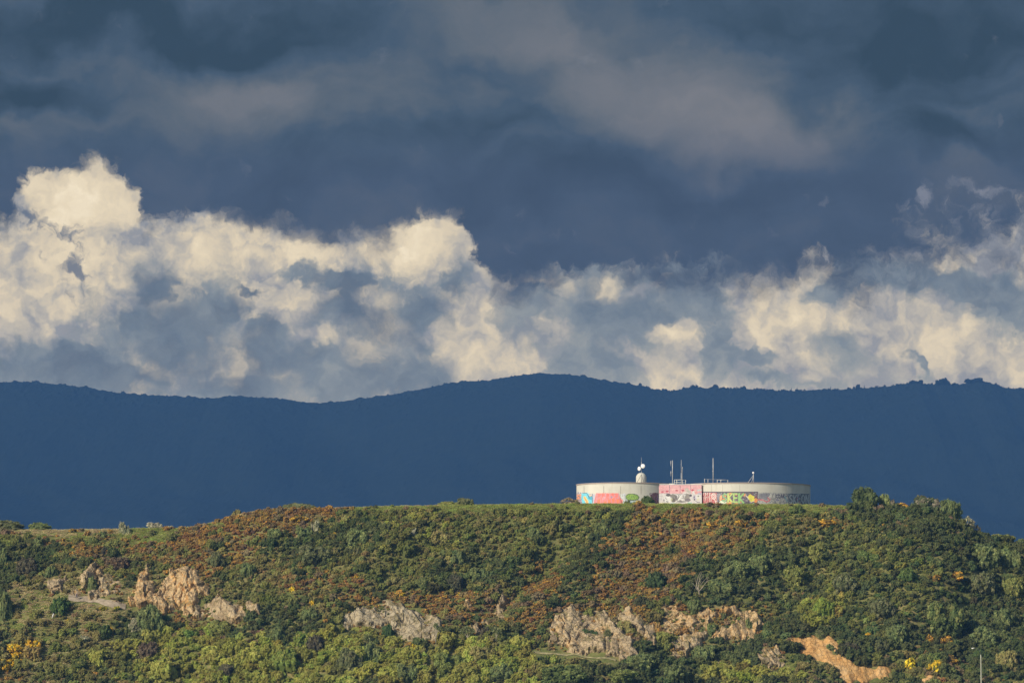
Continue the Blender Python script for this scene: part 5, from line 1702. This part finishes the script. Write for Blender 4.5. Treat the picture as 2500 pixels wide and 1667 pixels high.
m.text('K', 1803, 1205, 13, 21, 0, 4.6, (150, 200, 116), (80, 84, 84))
m.poly([(1826, 1211), (1832, 1205.5), (1835, 1209), (1842, 1211), (1841, 1216), (1844, 1221), (1834, 1225), (1830, 1221), (1824, 1213)], (238, 226, 64))
m.line([(1821, 1209), (1828, 1217)], 1.6, (246, 226, 200)).ell(1833, 1219, 2.6, 3, (210, 205, 60)).line([(1834, 1226), (1843, 1221)], 1.0, (250, 250, 220))
m.ell(1845, 1221.5, 3.0, 3.8, (248, 140, 50)).rect(1838, 1227, 1841, B, (120, 180, 130), True).rect(1844, 1228, 1847, B, (225, 220, 205), True)
m.poly([(1818, 1226), (1824, 1224), (1836, 1230), (1836, B), (1816, B)], (56, 52, 62))
m.rect(1713, 1199.5, 1850.5, 1202, (80, 74, 84))
m.build(RT, 'red letters and big green and yellow letters outlined in orange on a dark violet band')
m = Mural(1849, 1200, 1925, B)
m.poly([(1850, 1202), (1862, 1201), (1925, 1204), (1925, B), (1851, B)], (192, 190, 180))
m.poly([(1852, 1205), (1868, 1203), (1880, 1204), (1876, 1214), (1872, 1221), (1864, 1217), (1852, 1219)], (140, 140, 146)).speck(.22, 3, (112, 112, 124), 6)
m.line([(1851, 1219), (1862, 1220), (1872, 1225), (1879, 1221), (1880, 1217)], 2.4, (224, 84, 96))
m.line([(1876, 1219), (1875, 1214)], 2.0, (224, 84, 96))
for x in (1858, 1865, 1872):
    m.line([(x, 1205), (x + 1, 1213)], 1.1, (96, 92, 104))
m.line([(1876, 1213), (1882, 1209)], 2.0, (228, 224, 212)).line([(1881, 1206), (1884, 1213)], 1.4, (226, 222, 210)).line([(1886, 1207), (1884, 1217), (1888, 1217)], 1.6, (120, 116, 110))
for x in (1887, 1906):
    m.line([(x, 1217), (x, B)], 1.1, (126, 124, 112))
m.line([(1876, 1219), (1894, 1218), (1901, 1221), (1906, 1226)], 1.0, (130, 128, 118)).ell(1893, 1228, 3, 3.5, (122, 118, 124)).ell(1898, 1220, 4, 2, (140, 132, 158))
m.text('KOAK', 1893.5, 1206, 5.0, 9.5, 1.1, 1.5, (44, 38, 78))
m.line([(1916, 1212), (1922, 1224)], 2.2, (120, 172, 180)).line([(1921, 1206), (1924, 1212)], 1.5, (90, 100, 120))
m.build(RT, 'grey and white lettering with a red underline and a black tag')
m = Mural(1924, 1202, 1976.5, B)
m.poly([(1924, 1204), (1976, 1205), (1976, B), (1924, B)], (128, 134, 140)).speck(.15, 3, (84, 92, 104), 3).speck(.38, 3, (120, 150, 152), 9)
m.text('SKEON', 1927, 1207.5, 8.0, 20, 1.9, 2.8, (196, 202, 202), (60, 66, 80))
m.line([(1948, 1214), (1943, 1220)], 1.2, (205, 90, 110)).ell(1951, 1224, 1.5, 2.5, (190, 120, 100)).ell(1949, 1216, 1, 2.5, (70, 100, 190))
m.build(RT, 'silver grey block letters on the shaded right end')

# ------------------------------------------------------------------ pump house between the tanks
YF = 1485.85
pc = at(1660, 1231, YF)
ph = empty('pump_house', (pc.x, YF, float(terr(pc.x, YF)) - 0.4))
tag(ph, 'low pink and white flat-roofed building wedged between the two round tanks', 'building')


def L3(px, py, Y=YF):
    p = at(px, py, Y)
    return (p.x - ph.location.x, Y - ph.location.y, p.z - ph.location.z)


zt = L3(1660, 1182.6)[2]
xl, xr = L3(1607.6, 1200)[0], L3(1713.4, 1200)[0]


def prism(name, poly, z0, z1, mat, parent):
    n = len(poly)
    V = [(x, y, z0) for x, y in poly] + [(x, y, z1) for x, y in poly]
    me = bpy.data.meshes.new(name)
    F_ = [tuple(range(n))[::-1], tuple(range(n, 2 * n))] + [(i, (i + 1) % n, n + (i + 1) % n, n + i) for i in range(n)]
    me.from_pydata(V, [], F_)
    return link(name, me, mat, parent)


xm = (L3(1650, 1200, 1496)[0], L3(1658, 1200, 1496)[0])
x2 = (L3(1634, 1200, 1489)[0], L3(1684, 1200, 1489)[0])
foot = [(xl, 0), (xr, 0), (x2[1], 4.4), (xm[1], 11.0), (xm[0], 11.0), (x2[0], 4.4)]
prism('wall', foot, -0.8, zt, M_PINKW, ph)
prism('roof', [(x * 1.012, y - 0.12) for x, y in foot[:2]] + foot[2:], zt + 0.002, zt + 0.16, M_WHITE, ph)
m = Mural(1607.8, 1183, 1713.2, B)
m.rect(1607.8, 1183, 1713.2, 1206, (248, 186, 188)).speck(.34, 7, (250, 204, 196), 2)
m.rect(1607.8, 1204.5, 1713.2, B, (232, 226, 222))
m.rect(1607.8, 1183, 1713.2, 1184, (238, 200, 204))
for x in (1634.5, 1660.6, 1686.2, 1712.6):
    m.line([(x, 1184), (x, 1203)], 1.0, (128, 92, 122))
m.line([(1608, 1204), (1634, 1204)], .8, (140, 120, 140)).line([(1609, 1194), (1632, 1194.5)], .7, (226, 140, 150)).line([(1636, 1191), (1655, 1190.5)], .7, (220, 140, 150)).line([(1612, 1190), (1628, 1190)], .7, (226, 140, 150))
m.line([(1667, 1191), (1680, 1191)], .8, (216, 140, 156)).line([(1692, 1192), (1704, 1190)], .8, (214, 150, 166)).line([(1608, 1197), (1634, 1197.5)], .7, (196, 150, 160))
for x, y in ((1617, 1200), (1629, 1199), (1652, 1197), (1667, 1196.5), (1691, 1196)):
    m.ell(x, y, 3.4, 2.0, (212, 70, 92))
m.ell(1677, 1196, 5, 5, (216, 204, 192)).ell(1682, 1201, 5, 5, (206, 198, 188)).ell(1674, 1203, 7, 3, (236, 226, 220)).ell(1693, 1202, 3, 4, (240, 236, 232)).ell(1700, 1203, 4, 3, (240, 170, 165))
m.rect(1702, 1194, 1713, 1198, (214, 222, 216), True).ell(1708, 1205, 5, 2.4, (198, 188, 214))
m.ell(1632, 1208, 6, 3.4, (92, 84, 84)).ell(1643, 1210, 7, 4.5, (138, 132, 124)).ell(1644, 1220, 6, 5.5, (112, 104, 94)).ell(1639, 1219, 3, 4, (200, 198, 160))
m.ell(1652, 1215, 5, 6, (120, 112, 112)).ell(1676, 1212, 8, 8, (158, 150, 142)).ell(1679, 1220, 7, 4, (132, 122, 126)).ell(1686, 1209, 3.4, 3, (96, 84, 98)).ell(1663, 1224, 12, 2.2, (150, 144, 140))
m.ell(1697, 1214, 5, 6, (206, 200, 216)).ell(1705, 1212, 7, 6, (238, 236, 230)).ell(1695, 1213, 2, 2.4, (124, 112, 140)).ell(1705, 1211, 2, 1, (110, 110, 110)).ell(1695.5, 1219, 1.4, 2.6, (60, 60, 70))
m.line([(1698, 1222), (1703, 1225), (1708, 1225)], 1.6, (126, 122, 138)).ell(1704, 1219, 2.2, 1.6, (244, 240, 190))
m.poly([(1622, 1213), (1628, 1210), (1638, 1214), (1637, 1225), (1624, 1226), (1621, 1219)], (244, 242, 238)).ell(1629, 1224, 3, 1.5, (112, 104, 104)).line([(1624, 1214), (1627, 1218)], 1, (110, 104, 108)).ell(1621, 1221, 1.3, 3, (120, 112, 120))
m.text('YOLY', 1651.5, 1206.5, 5.0, 8, 0.9, 1.9, (248, 246, 240), (96, 88, 92))
m.ringe(1661, 1222, 5.5, 6, 1.4, (246, 244, 236), True).ell(1661, 1222, 2.4, 2.4, (130, 124, 122))
m.line([(1610, 1211), (1617, 1211.5)], .7, (150, 146, 160)).line([(1610, 1219), (1615, 1219)], .7, (150, 146, 160))
m.rect(1608, 1227, 1636, B, (240, 232, 180), True).rect(1637, 1227.5, 1648, B, (176, 216, 198), True).rect(1648, 1228, 1680, B, (238, 232, 224), True).rect(1680, 1226, 1689, B, (160, 220, 200), True)
m.build(ph, 'pink upper panels with red splashes over black and white lettering', flat=YF - 0.02)
# dark violet tube standing in for the shade of the gap at the left corner
p0, p1 = L3(1605.5, 1232), L3(1605.5, 1184)
tube_obj('gap_shade_strip', [([(p0[0], -0.1, -0.6), (p1[0], -0.1, p1[2])], [0.13, 0.13])], simple_mat('shade_violet', (0.10, 0.06, 0.14), 0.6), ph)


# ------------------------------------------------------------------ roof gear
def roof_z(T, X, Y):
    r = math.hypot(X - T.x, Y - T.yc) / T.R
    return T.base + T.H + 0.30 + 0.2 * (1 - min(1, r)) - 0.02


def disc(name, c, r, nrm, mat, parent, depth=0.35):
    """round drum antenna with a domed face"""
    n = Vector(nrm).normalized()
    a = n.cross(Vector((0, 0, 1))).normalized()
    b2 = n.cross(a)
    V, Q = [], []
    prof = [(0.05, -depth * .6), (r * 0.6, -depth * .6), (r, -depth * 0.1), (r, depth * .35), (r * .82, depth * .6), (r * .45, depth * .8), (0.02, depth * .88)]
    for (q, h) in prof:
        for k in range(20):
            t = 2 * math.pi * k / 20
            V.append(Vector(c) + n * h + (a * math.cos(t) + b2 * math.sin(t)) * q)
    for i in range(len(prof) - 1):
        for k in range(20):
            Q.append((i * 20 + k, i * 20 + (k + 1) % 20, (i + 1) * 20 + (k + 1) % 20, (i + 1) * 20 + k))
    return link(name, npmesh(name, [tuple(v) for v in V], Q, smooth=True), mat, parent)


# domed shelter on the left tank
YD = 1494.0
pd = at(1565.5, 1178, YD)
zr_ = roof_z(LT, pd.x, YD)
sD = YD / F
dome = empty('domed_shelter', (pd.x, YD, zr_))
tag(dome, 'grey-white round shelter with a domed top on the left tank roof', 'shelter')
rad = 12.8 * sD
ztop = at(1565, 1153.4, YD).z - zr_
hs = ztop - rad
V, Q = ring(0, 0, [(rad, 0.0), (rad, hs)], 40)
link('wall', npmesh('wall', V, Q, smooth=True), M_DOME, dome)
V, Q = ring(0, 0, [(rad * math.cos(a), hs + 0.004 + rad * math.sin(a)) for a in np.linspace(0, 1.55, 12)], 40)
link('dome', npmesh('dome', V, Q, smooth=True), M_DOME, dome)

YM = 1490.6
pm = at(1566, 1178, YM)
mast = empty('antenna_mast', (pm.x, YM, roof_z(LT, pm.x, YM)))
tag(mast, 'thin mast with two white round dishes in front of the domed shelter', 'antenna mast')


def ML(o, px, py, dy=0.0):
    p = at(px, py, o.location.y + dy)
    return (p.x - o.location.x, dy, p.z - o.location.z)


tube_obj('pole', [([(0, 0, 0), ML(mast, 1566, 1127)], [0.09, 0.08]), ([ML(mast, 1566, 1127), ML(mast, 1566, 1115.5)], [0.055, 0.035])], M_STEEL, mast)
for (x, dy) in ((1554.3, -0.6), (1572.5, -0.6), (1566.6, 1.6)):
    f = ML(mast, x, 1178.3, dy)
    tube_obj('strut', [([(f[0], f[1], 0.0), ML(mast, 1566, 1158)], [0.065, 0.065])], M_DARK, mast)
disc('dish', ML(mast, 1569.8, 1137.6, -0.35), 5.4 * sD, (-0.25, -1, 0), M_WHITE, mast)
disc('dish', ML(mast, 1560.9, 1143.8, -0.30), 5.1 * sD, (-0.95, -0.95, 0), M_WHITE, mast, 0.3)
tube_obj('bracket', [([ML(mast, 1566, 1137.6), ML(mast, 1569.8, 1137.6, -0.15)], [.07, .07]), ([ML(mast, 1566, 1143.8), ML(mast, 1562, 1143.8, -0.1)], [.07, .07])], M_DARK, mast)

# pump house roof gear
YP = 1487.5


def std(name, px, base_py, Y, zbase, label, cat, group=None):
    p = at(px, base_py, Y)
    o = empty(name, (p.x, Y, zbase))
    tag(o, label, cat, group)
    return o


zph = ph.location.z + zt + 0.16
a = std('antenna_mast', 1641.9, 1179, YP, zph, 'steel mast with two short panel antennas to its left on the pump house roof', 'antenna mast')
tube_obj('pole', [([(0, 0, 0), ML(a, 1641.9, 1146), ML(a, 1641.9, 1123.2)], [0.135, 0.125, 0.115])], M_STEEL, a)
for y0, y1 in ((1124.5, 1137.5), (1149.5, 1161.8)):
    tube_obj('panel_antenna', [([ML(a, 1637.9, y0), ML(a, 1637.9, y1)], [0.09, 0.09])], M_STEEL, a)
    tube_obj('bracket', [([ML(a, 1637.9, (y0 + y1) / 2), ML(a, 1641.9, (y0 + y1) / 2)], [0.035, 0.035])], M_DARK, a)
w2 = ML(a, 1633.5, 1178)[0], ML(a, 1645.5, 1178)[0]
prism('plinth', [(w2[0], -.5), (w2[1], -.5), (w2[1], .5), (w2[0], .5)], 0.002, 0.26, M_WALL, a)
a = std('antenna_mast', 1663.2, 1179, YP, zph, 'slim whip antenna mast rising through the pump house handrail', 'antenna mast')
tube_obj('pole', [([(0, 0, 0), ML(a, 1663.2, 1154)], [0.12, 0.10]), ([ML(a, 1663.2, 1154), ML(a, 1663.2, 1122.3)], [0.085, 0.06])], M_STEEL, a)
tube_obj('side_pipe', [([ML(a, 1665.4, 1177, .1), ML(a, 1665.4, 1145, .1), ML(a, 1666.8, 1139, .1)], [0.09, 0.09, 0.08]), ([ML(a, 1663.2, 1150), ML(a, 1665.4, 1150, .1)], [.05, .05])], M_STEEL, a)


def handrail(px0, px1, ptop, posts, Y, zb, label, mid=True, dep=1.8, mat=None):
    o = std('handrail', (px0 + px1) / 2, ptop, Y, zb, label, 'handrail')
    zt_ = ML(o, px0, ptop)[2]
    a0, a1 = ML(o, px0, ptop)[0], ML(o, px1, ptop)[0]
    for dy in (0, dep):
        for z in ([zt_, zt_ * 0.42] if mid else [zt_, 0.08]):
            tube_obj('rail', [([(a0, dy, z), (a1, dy, z)], [0.05, 0.05])], M_RAIL, o)
    for x in (a0, a1):
        tube_obj('rail', [([(x, 0, zt_), (x, dep, zt_)], [0.05, 0.05])], M_RAIL, o)
    for px in posts:
        x = ML(o, px, ptop)[0]
        for dy in (0, dep):
            tube_obj('post', [([(x, dy, 0), (x, dy, zt_)], [0.055, 0.055])], M_RAIL, o)


M_RAIL = simple_mat('rail_paint', (0.62, 0.62, 0.56), 0.5, 0.3)
handrail(1646.6, 1674.2, 1170.8, (1646.6, 1652.5, 1666.5, 1674.2), YP - 0.6, zph, 'two-rail safety handrail around the pump house hatch', True, 1.6)
yq = 1488.5
p = at(1740.9, 1178, yq)
zrt = roof_z(RT, p.x, yq)
a = std('antenna_mast', 1740.9, 1178, yq, zrt, 'tallest plain steel mast on the left part of the right tank roof', 'antenna mast')
tube_obj('pole', [([(0, 0, 0), ML(a, 1741.2, 1150), ML(a, 1740.9, 1118)], [0.14, 0.13, 0.12]), ([ML(a, 1740.9, 1151), ML(a, 1740.9, 1149)], [0.2, 0.2])], M_STEEL, a)
handrail(1751.2, 1777, 1170.9, (1751.2, 1760, 1777), 1486.0, roof_z(RT, at(1764, 1178, 1486).x, 1486), 'rectangular ladder handrail right of the tallest mast on the right tank', False, 1.0)
for px, y, lab in ((1720.3, 1168.4, 'thin steel post at the far left of the right tank roof'), (1728.5, 1169.4, 'second thin steel post, between the far left one and the tallest mast')):
    pz = at(px, 1178, 1490.0)
    o = std('post', px, 1178, 1490.0, roof_z(RT, pz.x, 1490.0), lab, 'post')
    tube_obj('pole', [([(0, 0, 0), ML(o, px, y)], [0.12, 0.12])], M_STEEL, o)
ct = tube_obj('cable', [([tuple(at(1720.3, 1169.2, 1490.0)), tuple(at(1738, 1170.0, 1489)), tuple(at(1752, 1170.6, 1486.1))], [0.03, 0.03, 0.03])], M_STEEL)
tag(ct, 'thin cable strung from the far left post to the ladder handrail', 'cable')
yb = 1489.0
pb = at(1839.6, 1178, yb)
o = std('camera_tripod', 1839.6, 1178, yb, roof_z(RT, pb.x, yb), 'small steel tripod with a white ball on top, on the right tank roof', 'tripod')
tube_obj('pole', [([(0, 0, 0), ML(o, 1839.6, 1156)], [0.10, 0.09])], M_STEEL, o)
for (x, dy) in ((1824.6, 0.0), (1835.0, -0.5)):
    f = ML(o, x, 1178, dy)
    tube_obj('strut', [([(f[0], dy, 0.0), ML(o, 1839.0, 1160)], [0.07, 0.06])], M_STEEL, o)
V, Q = ring(*ML(o, 1839.1, 1153.8)[:2], [(max(0.01, 0.34 * math.cos(t)), ML(o, 1839.1, 1153.8)[2] + 0.34 * math.sin(t)) for t in np.linspace(-1.5, 1.5, 12)], 20)
link('ball', npmesh('ball', V, Q, smooth=True), M_WHITE, o)

# ------------------------------------------------------------------ street lamp in front of the hill
YL = 1000.0
pl = at(2395.5, 1700, YL)
lamp = empty('street_lamp', (pl.x, YL, -3.0))
tag(lamp, 'tall pale street lamp with a curved top and white lamp head at lower right', 'street lamp')
M_POLE = simple_mat('lamp_pole', (0.46, 0.46, 0.36), 0.5, 0.4, 0, 0.05)
M_LAMP = simple_mat('lamp_arm', (0.10, 0.11, 0.08), 0.5, 0.3)
tube_obj('pole', [([(0, 0, 0), ML(lamp, 2395.5, 1667), ML(lamp, 2394.9, 1610), ML(lamp, 2394.4, 1597)], [0.15, 0.125, 0.10, 0.09])], M_POLE, lamp, 10)
tube_obj('arm', [([ML(lamp, 2394.4, 1597), ML(lamp, 2393.2, 1590), ML(lamp, 2390, 1585), ML(lamp, 2385, 1582.3), ML(lamp, 2379, 1581.6)], [0.06, 0.05, 0.04, 0.04, 0.04])], M_LAMP, lamp, 8)
h0, h1 = ML(lamp, 2371.8, 1582.2), ML(lamp, 2379.5, 1581.2)
tube_obj('lamp_head', [([h0, (h0[0] + .12, 0, h0[2] + .02), ((h0[0] + h1[0]) / 2, 0, (h0[2] + h1[2]) / 2 + .03), h1], [0.05, 0.11, 0.10, 0.05])], M_WHITE, lamp, 8)

# ------------------------------------------------------------------ marker post and walker by the track
pp = hit(129, 1508)
V = []
o = empty('marker_post', pp + Vector((0, -0.4, 0)))
tag(o, 'short white leaning marker post in the tan grass below the track', 'post')
tube_obj('post', [([(-0.25, 0, -0.4), (0.05, 0, 0.7), (0.27, 0, 1.35)], [0.17, 0.16, 0.15])], M_WHITE, o, 4)

pw = hit(187.5, 1463.5)
man = empty('person', pw + Vector((0, -0.6, 0.32)))
tag(man, 'person in dark violet-grey jacket walking along the track on the left slope', 'person')
M_SKIN = simple_mat('skin', (0.45, 0.28, 0.2), 0.6)
M_JACK = simple_mat('jacket', (0.05, 0.045, 0.075), 0.8)
M_TROU = simple_mat('trousers', (0.09, 0.09, 0.12), 0.8)
M_HAIR = simple_mat('hair', (0.04, 0.025, 0.015), 0.8)


def skinned(name, verts, edges, rads, mat, root_i=0):
    me = bpy.data.meshes.new(name)
    me.from_pydata(verts, edges, [])
    o = link(name, me, mat, man)
    md = o.modifiers.new('skin', 'SKIN')
    md.use_smooth_shade = True
    for v, r_ in zip(me.skin_vertices[0].data, rads):
        v.radius = (r_, r_) if not hasattr(r_, '__len__') else r_
    me.skin_vertices[0].data[root_i].use_root = True
    ss = o.modifiers.new('sub', 'SUBSURF')
    ss.levels = ss.render_levels = 1
    return o


bv = [(0, 0, .95), (0, 0, 1.15), (0, 0, 1.38), (0, -.02, 1.50), (0, -.03, 1.60), (0, -.03, 1.72),
      (-.10, 0, .90), (-.16, -.02, .50), (-.26, .02, .09), (-.36, .0, .05), (.10, 0, .90), (.20, 0, .50), (.24, 0, .09), (.13, 0, .04),
      (-.19, 0, 1.40), (-.24, .02, 1.12), (-.33, -.05, .90), (.19, 0, 1.40), (.25, 0, 1.12), (.20, -.08, .88)]
be = [(0, 1), (1, 2), (2, 3), (3, 4), (4, 5), (0, 6), (6, 7), (7, 8), (8, 9), (0, 10), (10, 11), (11, 12), (12, 13), (2, 14), (14, 15), (15, 16), (2, 17), (17, 18), (18, 19)]
br = [.14, .13, .15, .06, .10, .085, .10, .07, .045, .04, .10, .07, .045, .04, .07, .05, .035, .07, .05, .035]
skinned('body', bv, be, br, M_SKIN)
skinned('jacket', [(0, 0, .86), (0, 0, 1.12), (0, 0, 1.40), (-.20, 0, 1.40), (-.25, .02, 1.12), (-.32, -.04, .95), (.20, 0, 1.40), (.26, 0, 1.12), (.21, -.07, .93)],
        [(0, 1), (1, 2), (2, 3), (3, 4), (4, 5), (2, 6), (6, 7), (7, 8)], [.20, .17, .19, .09, .075, .055, .09, .075, .055], M_JACK)
skinned('trousers', [(0, 0, .93), (-.10, 0, .88), (-.16, -.02, .50), (-.26, .02, .13), (.10, 0, .88), (.20, 0, .50), (.24, 0, .13)],
        [(0, 1), (1, 2), (2, 3), (0, 4), (4, 5), (5, 6)], [.16, .125, .09, .065, .125, .09, .065], M_TROU)
skinned('hair', [(0, .0, 1.66), (0, .0, 1.77)], [(0, 1)], [.11, .085], M_HAIR)

# ------------------------------------------------------------------ air between the camera and the mountain
V = [(x, y, z) for z in (-5.0, HAZE_TOP) for x, y in ((-9400, -3200), (9400, -3200), (9400, 15200), (-9400, 15200))]
me = bpy.data.meshes.new('haze')
me.from_pydata(V, [], [(3, 2, 1, 0), (4, 5, 6, 7), (0, 1, 5, 4), (1, 2, 6, 5), (2, 3, 7, 6), (3, 0, 4, 7)])
hm = bpy.data.materials.new('haze')
hm.use_nodes = True
hg = NT(hm.node_tree)
ho = hg.n('ShaderNodeOutputMaterial')
pv = hg.n('ShaderNodeVolumePrincipled')
pv.inputs['Color'].default_value = (*HAZE_COLOR, 1)
pv.inputs['Density'].default_value = HAZE_DENSITY
pv.inputs['Anisotropy'].default_value = 0.0
hg.t.links.new(pv.outputs[0], ho.inputs['Volume'])
tag(link('haze', me, hm), kind='stuff')
